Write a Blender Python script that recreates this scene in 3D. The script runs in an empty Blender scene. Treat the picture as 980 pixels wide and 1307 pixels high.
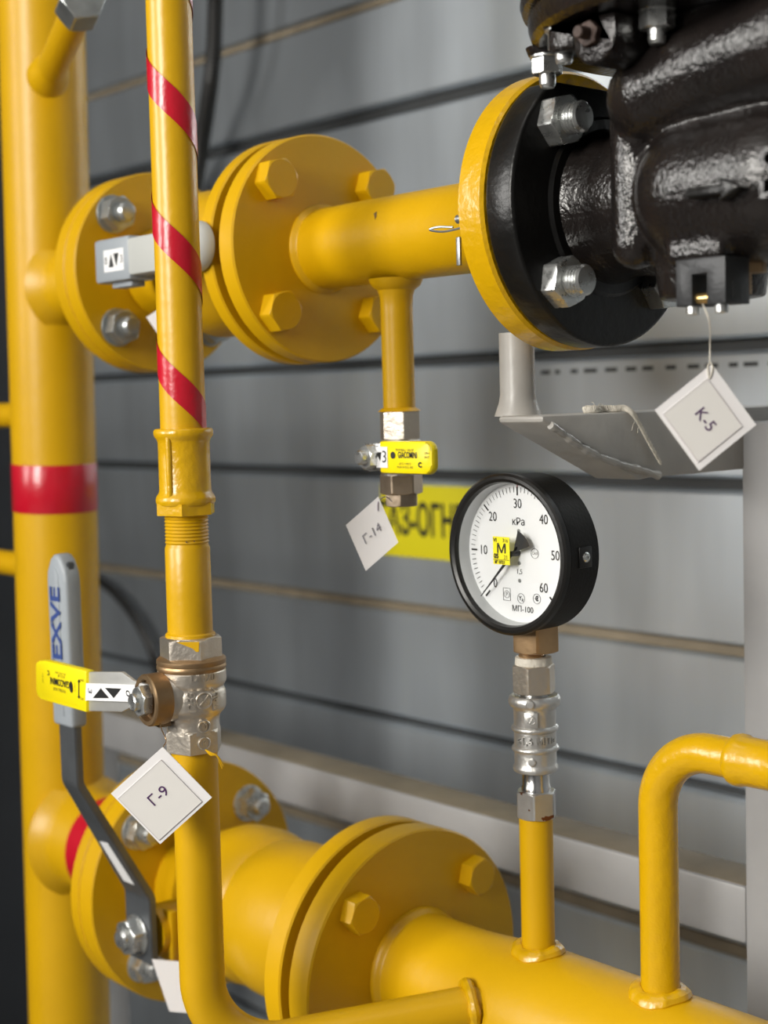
import bpy, bmesh, math, random
import numpy as np
from mathutils import Vector, Matrix
from mathutils import noise as mnoise

PI = math.pi
random.seed(4)
S = bpy.context.scene
COL = S.collection

# ------------------------------------------------------------------ camera
# World: X runs along the pipework (right = +X), +Y goes into the wall, Z up.
# The camera stands at the origin; the floor is 1.35 m below it.
YAW, PITCH, ROLL, FPX = math.radians(41.3), math.radians(4.5), math.radians(-1.6), 1888.0
FWD = Vector((-math.cos(YAW)*math.cos(PITCH), math.sin(YAW)*math.cos(PITCH), -math.sin(PITCH)))
R0 = FWD.cross(Vector((0, 0, 1))).normalized()
U0 = R0.cross(FWD)
RT = R0*math.cos(ROLL) + U0*math.sin(ROLL)
UP = U0*math.cos(ROLL) - R0*math.sin(ROLL)
cam = bpy.data.cameras.new('camera')
camo = bpy.data.objects.new('camera', cam)
COL.objects.link(camo)
mw = Matrix.Identity(4)
for i in range(3):
    mw[i][0], mw[i][1], mw[i][2] = RT[i], UP[i], -FWD[i]
camo.matrix_world = mw
cam.sensor_fit = 'VERTICAL'
cam.sensor_height = 36.0
cam.lens = FPX*36.0/1307.0
cam.clip_start = 0.02
cam.dof.use_dof = True
cam.dof.focus_distance = 0.87
cam.dof.aperture_fstop = 6.4
S.camera = camo

def ray(px, py): return FWD + RT*((px-490)/FPX) - UP*((py-653.5)/FPX)
def onX(px, py, X): r = ray(px, py); return r*(X/r.x)
def onY(px, py, Y): r = ray(px, py); return r*(Y/r.y)
def onZ(px, py, Z): r = ray(px, py); return r*(Z/r.z)
def at(px, py, d): return ray(px, py)*d

# ------------------------------------------------------------------ light
S.view_settings.view_transform = 'Standard'
S.view_settings.look = 'None'
S.view_settings.exposure = 0.0
S.view_settings.gamma = 1.0
S.view_settings.use_curve_mapping = False
W = bpy.data.worlds.new('world'); S.world = W; W.use_nodes = True
wn = W.node_tree.nodes; wl = W.node_tree.links
bg = wn['Background']
tc = wn.new('ShaderNodeTexCoord'); sx = wn.new('ShaderNodeSeparateXYZ'); cr = wn.new('ShaderNodeValToRGB')
wl.new(tc.outputs['Generated'], sx.inputs[0])
mr = wn.new('ShaderNodeMapRange'); mr.inputs[1].default_value = -1; mr.inputs[2].default_value = 1
wl.new(sx.outputs['Z'], mr.inputs[0]); wl.new(mr.outputs[0], cr.inputs[0])
cr.color_ramp.elements[0].position = 0.42; cr.color_ramp.elements[0].color = (0.10, 0.10, 0.105, 1)
cr.color_ramp.elements[1].position = 0.72; cr.color_ramp.elements[1].color = (0.50, 0.53, 0.57, 1)
wl.new(cr.outputs[0], bg.inputs[0]); bg.inputs[1].default_value = 0.10

def area(name, loc, target, sx_, sy_, power, col):
    l = bpy.data.lights.new(name, 'AREA'); l.shape = 'RECTANGLE'; l.size = sx_; l.size_y = sy_
    l.energy = power; l.color = col
    o = bpy.data.objects.new(name, l); COL.objects.link(o); o.location = loc
    o.rotation_euler = (Vector(target)-Vector(loc)).to_track_quat('-Z', 'Y').to_euler()
    return o
area('window_light', (-0.45, -2.3, 0.85), (-0.6, 0.6, -0.15), 0.8, 1.4, 98, (1.0, 0.965, 0.90))
area('window_light', (-2.75, -2.3, 0.85), (-1.1, 0.9, -0.1), 1.5, 1.4, 100, (1.0, 0.975, 0.93))
area('window_light', (-4.4, -2.3, 1.0), (-1.3, 1.0, 0.1), 1.9, 1.3, 170, (1.0, 0.98, 0.95))
area('ceiling_light', (-0.5, 0.1, 1.8), (-0.5, 0.5, 0), 1.6, 0.3, 4, (1.0, 0.97, 0.93))

# ------------------------------------------------------------------ helpers
ORG = {}
class MB:
    def __init__(s): s.bm = bmesh.new(); s.hard = False
    def add(s, t, M=None):
        if M is not None: bmesh.ops.transform(t, matrix=M, verts=t.verts)
        bmesh.ops.recalc_face_normals(t, faces=t.faces)
        me = bpy.data.meshes.new('tmp'); t.to_mesh(me); t.free(); s.bm.from_mesh(me); bpy.data.meshes.remove(me); return s
    # solid of revolution: profile of (radius, height) along the axis
    def lathe(s, prof, o, ax, seg=64, ref=(0, 0, 1.0), a0=0, a1=2*PI, rad=None):
        t = bmesh.new(); full = abs(a1-a0-2*PI) < 1e-6
        n = seg if full else seg+1
        rings = []
        for r, h in prof:
            if r < 1e-7: rings.append([t.verts.new((0, 0, h))])
            else:
                ring = []
                for i in range(n):
                    a = a0+(a1-a0)*i/seg
                    rr = r if rad is None else rad(r, a, h)
                    ring.append(t.verts.new((rr*math.cos(a), rr*math.sin(a), h)))
                rings.append(ring)
        for A, B in zip(rings, rings[1:]):
            m = max(len(A), len(B)); k = m if full else m-1
            if len(A) == 1 and len(B) == 1: continue
            for i in range(k):
                j = (i+1) % m
                if len(A) == 1: t.faces.new((A[0], B[i], B[j]))
                elif len(B) == 1: t.faces.new((A[i], A[j], B[0]))
                else: t.faces.new((A[i], A[j], B[j], B[i]))
        return s.add(t, frame(o, ax, ref))
    def disc(s, r, o, ax, h, bev=0.0008, seg=72, r0=0):
        p = [(r0, 0), (r-bev, 0), (r, bev), (r, h-bev), (r-bev, h), (r0, h)]
        if r0: p.append((r0, 0))
        return s.lathe(p, o, ax, seg)
    # hexagonal nut / head with chamfered corners
    def hexa(s, o, ax, af, h, ref=(0, 0, 1.0), top=True, bot=False, hole=0.0, slope=1.9, rot=0.0):
        s.hard = True; k = af/2; corner = k/math.cos(PI/6)
        def hr(a):
            b = (a+rot) % (PI/3) - PI/6
            return k/math.cos(b)
        hs = sorted(set([0, h]+([h-(corner-k)*q/slope for q in (0.25, .5, .75, 1.0, 1.25)] if top else [])+([(corner-k)*q/slope for q in (.25, .5, .75, 1., 1.25)] if bot else [])))
        prof = [(hole, 0)]+[(1, q) for q in hs]+[(hole, h)]
        if hole: prof.append((hole, 0))
        def rad(r, a, q):
            if r == hole and hole: return hole
            v = hr(a)
            if top: v = min(v, k*0.985+(h-q)*slope)
            if bot: v = min(v, k*0.985+q*slope)
            return v
        return s.lathe(prof, o, ax, 72, ref, rad=rad)
    def tube(s, pts, r, seg=24, cap=True, rfun=None):
        pts = [Vector(p) for p in pts]; t = bmesh.new(); rings = []
        T = [(pts[min(i+1, len(pts)-1)]-pts[max(i-1, 0)]).normalized() for i in range(len(pts))]
        up = Vector((0, 0, 1)) if abs(T[0].z) < .9 else Vector((1, 0, 0))
        N = (up-T[0]*up.dot(T[0])).normalized()
        for i, p in enumerate(pts):
            N = (N-T[i]*N.dot(T[i])).normalized(); B = T[i].cross(N)
            rr = r if rfun is None else rfun(i/(len(pts)-1))
            rings.append([t.verts.new(p+N*(rr*math.cos(a))+B*(rr*math.sin(a))) for a in [2*PI*k/seg for k in range(seg)]])
        for A, B in zip(rings, rings[1:]):
            for i in range(seg):
                j = (i+1) % seg; t.faces.new((A[i], A[j], B[j], B[i]))
        if cap: t.faces.new(rings[0][::-1]); t.faces.new(rings[-1])
        return s.add(t)
    # prism: 2-D outline in the (xd, yd) frame at o, pushed depth along xd x yd
    def prism(s, poly, o, xd, yd, depth, bev=0.0, seg=2):
        xd = Vector(xd).normalized(); yd = Vector(yd); yd = (yd-xd*yd.dot(xd)).normalized(); n = xd.cross(yd)
        t = bmesh.new(); o = Vector(o)
        A = [t.verts.new(o+xd*x+yd*y) for x, y in poly]; B = [t.verts.new(o+xd*x+yd*y+n*depth) for x, y in poly]
        t.faces.new(A[::-1]); t.faces.new(B)
        for i in range(len(A)):
            j = (i+1) % len(A); t.faces.new((A[i], A[j], B[j], B[i]))
        bmesh.ops.recalc_face_normals(t, faces=t.faces)
        if bev: bmesh.ops.bevel(t, geom=t.edges[:], offset=bev, segments=seg, affect='EDGES', profile=.5)
        return s.add(t)
    def box(s, lo, hi, bev=0.0):
        lo = Vector(lo); hi = Vector(hi); d = hi-lo
        return s.prism([(0, 0), (d.x, 0), (d.x, d.y), (0, d.y)], lo, (1, 0, 0), (0, 1, 0), d.z, bev)
    def sphere(s, o, r, sc=(1, 1, 1)):
        t = bmesh.new(); bmesh.ops.create_uvsphere(t, u_segments=32, v_segments=20, radius=r)
        return s.add(t, Matrix.Translation(Vector(o)) @ Matrix.Diagonal((*sc, 1)))
    def build(s, name, mat, parent=None, sharp=32, smooth=True):
        base = ORG[parent.name] if parent is not None else Vector((0, 0, 0))
        bmesh.ops.translate(s.bm, vec=-base, verts=s.bm.verts)
        me = bpy.data.meshes.new(name); s.bm.to_mesh(me); s.bm.free()
        if smooth:
            me.polygons.foreach_set('use_smooth', [True]*len(me.polygons)); me.set_sharp_from_angle(angle=math.radians(20 if s.hard else sharp))
        for m in (mat if isinstance(mat, (list, tuple)) else [mat]): me.materials.append(m)
        o = bpy.data.objects.new(name, me); COL.objects.link(o)
        if parent is not None: o.parent = parent
        ORG[o.name] = base
        return o

def frame(o, ax, ref=(0, 0, 1.0)):
    z = Vector(ax).normalized(); r = Vector(ref)
    if abs(z.dot(r.normalized())) > .98: r = Vector((1, 0, 0))
    x = (r-z*r.dot(z)).normalized(); y = z.cross(x)
    M = Matrix.Identity(4)
    for i in range(3): M[i][0], M[i][1], M[i][2], M[i][3] = x[i], y[i], z[i], o[i]
    return M
def thing(name, label, cat, loc, group=None):
    o = bpy.data.objects.new(name, None); COL.objects.link(o); o.location = loc; o.empty_display_size = .02
    ORG[o.name] = Vector(loc); o['label'] = label; o['category'] = cat
    if group: o['group'] = group
    return o
def tag(o, label, cat, group=None):
    o['label'] = label; o['category'] = cat
    if group: o['group'] = group
    return o
def struct(o): o['kind'] = 'structure'; return o
def lab(o, t): o['label'] = t; return o

def textmesh(s, body, size, wrap, depth=0.0, align='CENTER', bold=0.0, xs=1.0):
    """text as mesh added to MB s; wrap maps local (x, y, z) to the world"""
    c = bpy.data.curves.new('txt', 'FONT'); c.body = body; c.size = size; c.align_x = align; c.align_y = 'CENTER'
    c.extrude = depth; c.offset = bold; c.resolution_u = 3
    o = bpy.data.objects.new('txt', c); COL.objects.link(o)
    dg = bpy.context.evaluated_depsgraph_get(); dg.update()
    me = bpy.data.meshes.new_from_object(o.evaluated_get(dg))
    t = bmesh.new(); t.from_mesh(me)
    bpy.data.objects.remove(o); bpy.data.curves.remove(c); bpy.data.meshes.remove(me)
    if depth == 0:
        pass
    for v in t.verts: v.co = wrap(v.co.x*xs, v.co.y, v.co.z)
    me = bpy.data.meshes.new('tmp'); t.to_mesh(me); t.free(); s.bm.from_mesh(me); bpy.data.meshes.remove(me)
    return s
def flat(o, xd, yd):
    o = Vector(o); xd = Vector(xd).normalized(); yd = Vector(yd); yd = (yd-xd*yd.dot(xd)).normalized(); n = xd.cross(yd)
    return lambda x, y, z: o+xd*x+yd*y+n*z
def fillet(pts, rad, n=10):
    P = [Vector(p) for p in pts]; out = [P[0]]
    for i in range(1, len(P)-1):
        a = (P[i-1]-P[i]).normalized(); b = (P[i+1]-P[i]).normalized(); ang = a.angle(b)
        r = rad if not isinstance(rad, (list, tuple)) else rad[i-1]
        d = r/math.tan(ang/2); A = P[i]+a*d; c = P[i]+(a+b).normalized()*(r/math.sin(ang/2))
        va = A-c; vb = P[i]+b*d-c; tot = va.angle(vb); ax = va.cross(vb).normalized()
        for k in range(n+1): out.append(c+Matrix.Rotation(tot*k/n, 3, ax) @ va)
    out.append(P[-1]); return out
def spline(pts, n=10):
    P = [Vector(p) for p in pts]; P = [2*P[0]-P[1]]+P+[2*P[-1]-P[-2]]; out = []
    for i in range(1, len(P)-2):
        a, b, c, d = P[i-1:i+3]
        for k in range(n):
            t = k/n; out.append(.5*((2*b)+(c-a)*t+(2*a-5*b+4*c-d)*t*t+(3*b-a-3*c+d)*t**3))
    out.append(P[-2]); return out
def weld(s, o, ax, r, w=0.004, amp=0.0009, seg=72, saddle=None):
    """bumpy bead of weld round an axis"""
    M = frame(o, ax); t = bmesh.new(); rings = []
    for i in range(seg):
        a = 2*PI*i/seg; q = amp*(math.sin(a*5+1)+.7*math.sin(a*9+2)+.4*math.sin(a*14)); ring = []
        for k in range(10):
            b = 2*PI*k/10; rr = r+(w+q)*math.cos(b); h = (w*.9+q)*math.sin(b)
            p = M @ Vector((rr*math.cos(a), rr*math.sin(a), h))
            if saddle: p = saddle(p, M @ Vector((0, 0, 0)))
            ring.append(t.verts.new(p))
        rings.append(ring)
    for i in range(seg):
        A, B = rings[i], rings[(i+1) % seg]
        for k in range(10): j = (k+1) % 10; t.faces.new((A[k], A[j], B[j], B[k]))
    return s.add(t)

# ------------------------------------------------------------------ materials
def mat(name, col, rough=.4, metal=0.0, bump=0.0, scale=60, var=0.0, vscale=8, coat=0.0, spots=None, stretch=None, rvar=0.0, spec=.5):
    m = bpy.data.materials.new(name); m.use_nodes = True; n = m.node_tree.nodes; l = m.node_tree.links
    b = n['Principled BSDF']; b.inputs['Base Color'].default_value = (*col, 1); b.inputs['Roughness'].default_value = rough
    b.inputs['Metallic'].default_value = metal; b.inputs['Coat Weight'].default_value = coat; b.inputs['Coat Roughness'].default_value = .2
    b.inputs['Specular IOR Level'].default_value = spec
    t = n.new('ShaderNodeTexCoord'); mp = n.new('ShaderNodeMapping'); l.new(t.outputs['Object'], mp.inputs[0])
    if stretch: mp.inputs['Scale'].default_value = stretch
    colout = None
    if var:
        a = n.new('ShaderNodeTexNoise'); a.inputs['Scale'].default_value = vscale; a.inputs['Detail'].default_value = 5; l.new(mp.outputs[0], a.inputs['Vector'])
        r = n.new('ShaderNodeValToRGB'); l.new(a.outputs['Fac'], r.inputs[0])
        r.color_ramp.elements[0].position = .3; r.color_ramp.elements[1].position = .7
        r.color_ramp.elements[0].color = (*[c*(1-var) for c in col], 1); r.color_ramp.elements[1].color = (*[min(1, c*(1+var)) for c in col], 1)
        colout = r.outputs[0]
    if spots:
        sc, thr, sc_col = spots
        v = n.new('ShaderNodeTexNoise'); v.inputs['Scale'].default_value = sc; v.inputs['Detail'].default_value = 2; l.new(t.outputs['Object'], v.inputs['Vector'])
        g = n.new('ShaderNodeMath'); g.operation = 'GREATER_THAN'; g.inputs[1].default_value = thr; l.new(v.outputs['Fac'], g.inputs[0])
        mx = n.new('ShaderNodeMix'); mx.data_type = 'RGBA'; l.new(g.outputs[0], mx.inputs[0])
        if colout: l.new(colout, mx.inputs[6])
        else: mx.inputs[6].default_value = (*col, 1)
        mx.inputs[7].default_value = (*sc_col, 1); colout = mx.outputs[2]
    if colout: l.new(colout, b.inputs['Base Color'])
    if rvar:
        a2 = n.new('ShaderNodeTexNoise'); a2.inputs['Scale'].default_value = vscale*3; l.new(mp.outputs[0], a2.inputs['Vector'])
        q = n.new('ShaderNodeMapRange'); q.inputs[1].default_value = .3; q.inputs[2].default_value = .7; q.inputs[3].default_value = rough-rvar; q.inputs[4].default_value = rough+rvar
        l.new(a2.outputs['Fac'], q.inputs[0]); l.new(q.outputs[0], b.inputs['Roughness'])
    if bump:
        a = n.new('ShaderNodeTexNoise'); a.inputs['Scale'].default_value = scale; a.inputs['Detail'].default_value = 3; l.new(mp.outputs[0], a.inputs['Vector'])
        p = n.new('ShaderNodeBump'); p.inputs['Strength'].default_value = bump; p.inputs['Distance'].default_value = .002; l.new(a.outputs['Fac'], p.inputs['Height']); l.new(p.outputs[0], b.inputs['Normal'])
    return m
YEL = (0.60, 0.340, 0.001)
M = {}
M['yellow'] = mat('yellow_gas_paint', YEL, .38, 0, .10, 130, .05, 14, .05, spec=.4)
M['yellow_chip'] = mat('chipped_yellow_paint', YEL, .34, 0, .16, 120, .05, 14, .05, spots=(95, .80, (.10, .06, .03)))
M['yellow_thick'] = mat('thick_brushed_yellow_paint', YEL, .27, 0, .42, 150, .05, 25, .3)
M['red'] = mat('red_tape', (.50, .005, .020), .28, 0, .22, 190, .05, 30, .35)
M['zinc'] = mat('zinc_plated_steel', (.60, .61, .60), .30, .9, .10, 250, .12, 60, rvar=.08)
M['bluezinc'] = mat('dull_zinc_steel', (.40, .42, .42), .36, .85, .15, 250, .2, 60)
M['satin'] = mat('satin_steel_plate', (.62, .62, .60), .48, .7, .08, 200, .08, 30)
M['nickel'] = mat('nickel_plated_brass', (.66, .60, .52), .34, .9, .16, 330, .08, 40)
M['oldnickel'] = mat('worn_nickel_brass', (.42, .33, .24), .36, .85, .15, 200, .2, 50)
M['bronze'] = mat('tarnished_brass', (.33, .22, .12), .42, .85, .1, 200, .2, 60)
M['brass'] = mat('warm_brass', (.50, .33, .18), .32, .85, .1, 200, .15, 60)
M['goldbrass'] = mat('bright_brass', (.68, .46, .18), .25, .9)
M['chrome'] = mat('polished_chrome', (.62, .62, .62), .22, 1, .12, 160, .06, 60)
M['cast_chrome'] = mat('chromed_casting', (.62, .61, .585), .36, .85, .18, 260, .1, 80)
M['rusty_zinc'] = mat('zinc_with_rust_spots', (.55, .55, .54), .33, .85, .15, 250, .1, 50, spots=(120, .68, (.22, .09, .04)))
M['black_cast'] = mat('black_painted_casting', (.018, .016, .0155), .19, 0, .0, 300, 0, 30, 0)
M['black_smooth'] = mat('black_painted_iron', (.006, .0058, .0055), .30, 0, .28, 110, .2, 30, 0, spec=.35)
M['black_rubber'] = mat('black_rubber_coating', (.008, .0075, .0065), .55, 0, .12, 500, spec=.22)
M['black_gloss'] = mat('black_gloss_bezel', (.009, .0085, .008), .34, 0, .06, 200, spec=.4)
M['anodised'] = mat('black_anodised_block', (.035, .036, .038), .42, .4, .12, 500)
M['hose'] = mat('black_corrugated_plastic', (.012, .012, .012), .45)
M['greypaint'] = mat('grey_bracket_paint', (.36, .345, .32), .40, 0, .3, 70, .12, 25, .1, spots=(40, .80, (.48, .42, .30)))
M['framepaint'] = mat('light_grey_frame_paint', (.30, .30, .305), .45, 0, .15, 60, .12, 12)
M['lever'] = mat('grey_lever_steel', (.13, .14, .15), .38, .6, .15, 120, .15, 30)
M['sleeve'] = mat('grey_plastic_sleeve', (.30, .33, .36), .42, 0, .08, 90)
M['lightgrey'] = mat('light_grey_plastic', (.47, .48, .46), .42, 0, .05, 90)
M['handle_yellow'] = mat('lemon_plastic_sleeve', (.86, .70, .004), .33, 0, .08, 140, coat=.1)
M['white'] = mat('white_card', (.80, .78, .78), .6, 0, .06, 60)
M['paper'] = mat('paper_in_pocket', (.73, .71, .68), .35, 0, .25, 22, coat=.25)
M['print_white'] = mat('white_sticker', (.80, .80, .80), .45)
M['ink'] = mat('black_print', (.015, .015, .015), .5)
M['purple'] = mat('purple_ink', (.06, .012, .09), .5)
M['greyink'] = mat('faded_grey_ink', (.22, .21, .24), .6)
M['line'] = mat('grey_pocket_edge', (.30, .25, .30), .5)
M['blue'] = mat('blue_print', (.03, .06, .22), .5)
M['dial'] = mat('white_enamel_dial', (.80, .815, .82), .42)
M['sign'] = mat('yellow_warning_plate', (.74, .66, .015), .45, 0, .03, 40)
M['sticker_yellow'] = mat('yellow_foil_sticker', (.88, .78, .02), .4)
M['twine'] = mat('off_white_twine', (.62, .58, .50), .85, 0, .6, 400, .15, 200)
M['seal'] = mat('white_thread_sealant', (.62, .58, .50), .6, 0, .6, 220, .12, 90)
M['concrete'] = mat('concrete', (.15, .145, .14), .8, 0, .3, 30, .15, 5)
M['ceil'] = mat('pale_ceiling', (.40, .40, .39), .7, var=.04)
M['roomdark'] = mat('painted_room_dark', (.012, .014, .018), .6, 0, .1, 20, .3, 3)  # darkness of the room beyond, put into the colour
M['darkgrey'] = mat('light_block_grey', (.10, .10, .10), .7, 0, .1, 20, .1, 3)
M['darkmetal'] = mat('dark_seam', (.035, .038, .04), .5)
M['seam_brown'] = mat('dusty_brown_seam', (.20, .165, .115), .6, var=.15, vscale=30)
M['trimgrey'] = mat('pale_seam_trim', (.50, .51, .51), .35, .4)

# galvanised wall sheet: blurry sheen, streaks running along and down the sheet
def galv(name, col, rough):
    m = bpy.data.materials.new(name); m.use_nodes = True; n = m.node_tree.nodes; l = m.node_tree.links
    b = n['Principled BSDF']; b.inputs['Metallic'].default_value = .88; b.inputs['Roughness'].default_value = rough
    t = n.new('ShaderNodeTexCoord')
    def nz(sc, st, det=4):
        mp = n.new('ShaderNodeMapping'); mp.inputs['Scale'].default_value = st; l.new(t.outputs['Object'], mp.inputs[0])
        a = n.new('ShaderNodeTexNoise'); a.inputs['Scale'].default_value = sc; a.inputs['Detail'].default_value = det; l.new(mp.outputs[0], a.inputs['Vector']); return a
    a = nz(3.2, (2.6, 1, .5), 3); c = nz(1.3, (1, 1, 1.4), 2); d = nz(2.2, (1, 1, 1), 3)
    mx = n.new('ShaderNodeMath'); mx.operation = 'ADD'; l.new(a.outputs['Fac'], mx.inputs[0]); l.new(c.outputs['Fac'], mx.inputs[1])
    m2 = n.new('ShaderNodeMath'); m2.operation = 'ADD'; l.new(mx.outputs[0], m2.inputs[0]); l.new(d.outputs['Fac'], m2.inputs[1])
    r = n.new('ShaderNodeValToRGB'); q = n.new('ShaderNodeMath'); q.operation = 'DIVIDE'; q.inputs[1].default_value = 3; l.new(m2.outputs[0], q.inputs[0]); l.new(q.outputs[0], r.inputs[0])
    r.color_ramp.elements[0].position = .42; r.color_ramp.elements[1].position = .58
    r.color_ramp.elements[0].color = (*[x*.74 for x in col], 1); r.color_ramp.elements[1].color = (*[x*1.22 for x in col], 1)
    l.new(r.outputs[0], b.inputs['Base Color'])
    bp = n.new('ShaderNodeBump'); bp.inputs['Strength'].default_value = .05; bp.inputs['Distance'].default_value = .01; l.new(a.outputs['Fac'], bp.inputs['Height']); l.new(bp.outputs[0], b.inputs['Normal'])
    return m
M['galv'] = galv('galvanised_wall_sheet', (.72, .78, .835), .36)

def castmat():
    m = M['black_cast']; n = m.node_tree.nodes; l = m.node_tree.links; b = n['Principled BSDF']
    t = n.new('ShaderNodeTexCoord')
    a = n.new('ShaderNodeTexNoise'); a.inputs['Scale'].default_value = 400; a.inputs['Detail'].default_value = 3; l.new(t.outputs['Object'], a.inputs['Vector'])
    c = n.new('ShaderNodeTexNoise'); c.inputs['Scale'].default_value = 60; c.inputs['Detail'].default_value = 2; l.new(t.outputs['Object'], c.inputs['Vector'])
    mx = n.new('ShaderNodeMath'); mx.operation = 'MULTIPLY_ADD'; mx.inputs[1].default_value = .7; l.new(c.outputs['Fac'], mx.inputs[0]); l.new(a.outputs['Fac'], mx.inputs[2])
    p = n.new('ShaderNodeBump'); p.inputs['Strength'].default_value = .42; p.inputs['Distance'].default_value = .0015; l.new(mx.outputs[0], p.inputs['Height']); l.new(p.outputs[0], b.inputs['Normal'])
    r = n.new('ShaderNodeValToRGB'); l.new(c.outputs['Fac'], r.inputs[0]); r.color_ramp.elements[0].color = (.006, .0055, .0055, 1); r.color_ramp.elements[1].color = (.017, .013, .0115, 1)
    l.new(r.outputs[0], b.inputs['Base Color'])
castmat()
def glassmat():
    m = bpy.data.materials.new('clear_gauge_glass'); m.use_nodes = True; n = m.node_tree.nodes; l = m.node_tree.links
    n.remove(n['Principled BSDF']); tr = n.new('ShaderNodeBsdfTransparent'); gl = n.new('ShaderNodeBsdfGlossy'); gl.inputs['Roughness'].default_value = .03
    fr = n.new('ShaderNodeLayerWeight'); fr.inputs['Blend'].default_value = .12; k = n.new('ShaderNodeMath'); k.operation = 'MULTIPLY_ADD'; k.inputs[1].default_value = .30; k.inputs[2].default_value = .015; mx = n.new('ShaderNodeMixShader')
    l.new(fr.outputs['Facing'], k.inputs[0]); l.new(k.outputs[0], mx.inputs[0]); l.new(tr.outputs[0], mx.inputs[1]); l.new(gl.outputs[0], mx.inputs[2]); l.new(mx.outputs[0], n['Material Output'].inputs[0]); return m
M['glass'] = glassmat()

XAX = Vector((1, 0, 0)); YAX = Vector((0, 1, 0)); ZAX = Vector((0, 0, 1))

# ================================================================== SETTING
WY = 1.10
XL, XR = -1.94, 1.6
FLOORZ = -1.35; CEILZ = 1.9
# wall sheets with profile extruded along X: (z, recess depth)
def wall_back():
    b = MB()
    # dark grooves and brown seams (z centre, half height)
    cuts = [(-1.05, .005), (-.80, .005), (-.655, .006), (-.515, .006), (-.368, .0045), (-.238, .0045), (-.088, .005), (.036, .005), (.312, .0062), (.43, .0035), (.70, .005), (.95, .005), (1.3, .005)]
    z0 = FLOORZ
    for z, h in cuts+[(CEILZ+.01, .01)]:
        lo, hi = z0, z-h
        # one sheet, with its own lips
        prof = [(0, lo), (0, hi)]
        e = .004
        poly = [(.03, lo), (.012, lo), (.004, lo+.0008), (0, lo+e), (0, hi-e), (.004, hi-.0008), (.012, hi), (.03, hi)]
        b.prism([(y, zz) for y, zz in poly], (XL-.05, WY, 0), (0, 1, 0), (0, 0, 1), XR-XL+.05)
        z0 = z+h
    return struct(b.build('wall_back', M['galv'], sharp=20))
wall_back()
b = MB(); b.box((XL-.05, WY+.012, FLOORZ), (XR, WY+.06, CEILZ)); struct(b.build('wall_back_core', M['darkmetal'])).name = 'wall_backing'
# seams that are dusty brown rather than dark, with a pale lip
for k, (z, h) in enumerate([(-.238, .0045), (.43, .0035), (-.515, .006)]):
    b = MB(); b.box((XL-.05, WY+.003, z-h), (XR, WY+.0119, z+h)); struct(b.build('trim_%d' % (k+1), M['seam_brown']))
b = MB(); b.box((XL-.06, -1.0, FLOORZ), (XL, WY+.06, CEILZ)); struct(b.build('wall_left', M['roomdark']))  # near-black sheet standing in for the dark room past the wall's end
b = MB(); b.box((XL-.06, -2.6, FLOORZ-.05), (XR, WY+.06, FLOORZ)); struct(b.build('floor', M['concrete']))
b = MB(); b.box((XL-.06, -2.6, CEILZ), (XR, WY+.06, CEILZ+.05)); struct(b.build('ceiling', M['ceil']))

b = MB(); b.box((XR, -2.6, FLOORZ), (XR+.06, WY+.06, CEILZ)); struct(b.build('wall_right_light_block', M['darkgrey']))  # unseen wall, added dark to keep light off the right-facing sides

# row of short dark slots under the middle seam
rnd = random.Random(3); b = MB(); x = -1.05
while x < -.35:
    w = rnd.uniform(.006, .016); b.box((x, WY-.0006, .0165), (x+w, WY+.001, .0205)); x += w+rnd.uniform(.006, .016)
struct(b.build('trim_4', M['darkmetal']))

# ================================================================== WALL SIGN
def sign():
    a = onY(491, 619, WY-.004); d = onY(508, 710, WY-.004)
    x0, x1 = a.x-.008, onY(705, 650, WY-.004).x; z1, z0 = a.z+.001, d.z
    r = thing('warning_sign', 'yellow rectangular gas warning sign with black lettering on the grey wall, partly behind the gauge', 'sign', ((x0+x1)/2, WY, z0))
    b = MB(); b.box((x0, WY-.004, z0), (x1, WY-.0005, z1), .0006); b.build('plate', M['sign'], r)
    b = MB(); h = z1-z0
    xa = onY(506, 660, WY-.0045).x; xb = onY(580, 680, WY-.0045).x
    textmesh(b, 'ГАЗ-ОГНЕОПАСНО', h*.60, flat(((x0+x1)/2, WY-.0045, (z0+z1)/2), (1, 0, 0), (0, 0, 1)), bold=.0012, xs=.60)
    b.build('lettering', M['ink'], r, smooth=False)
sign()

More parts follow.
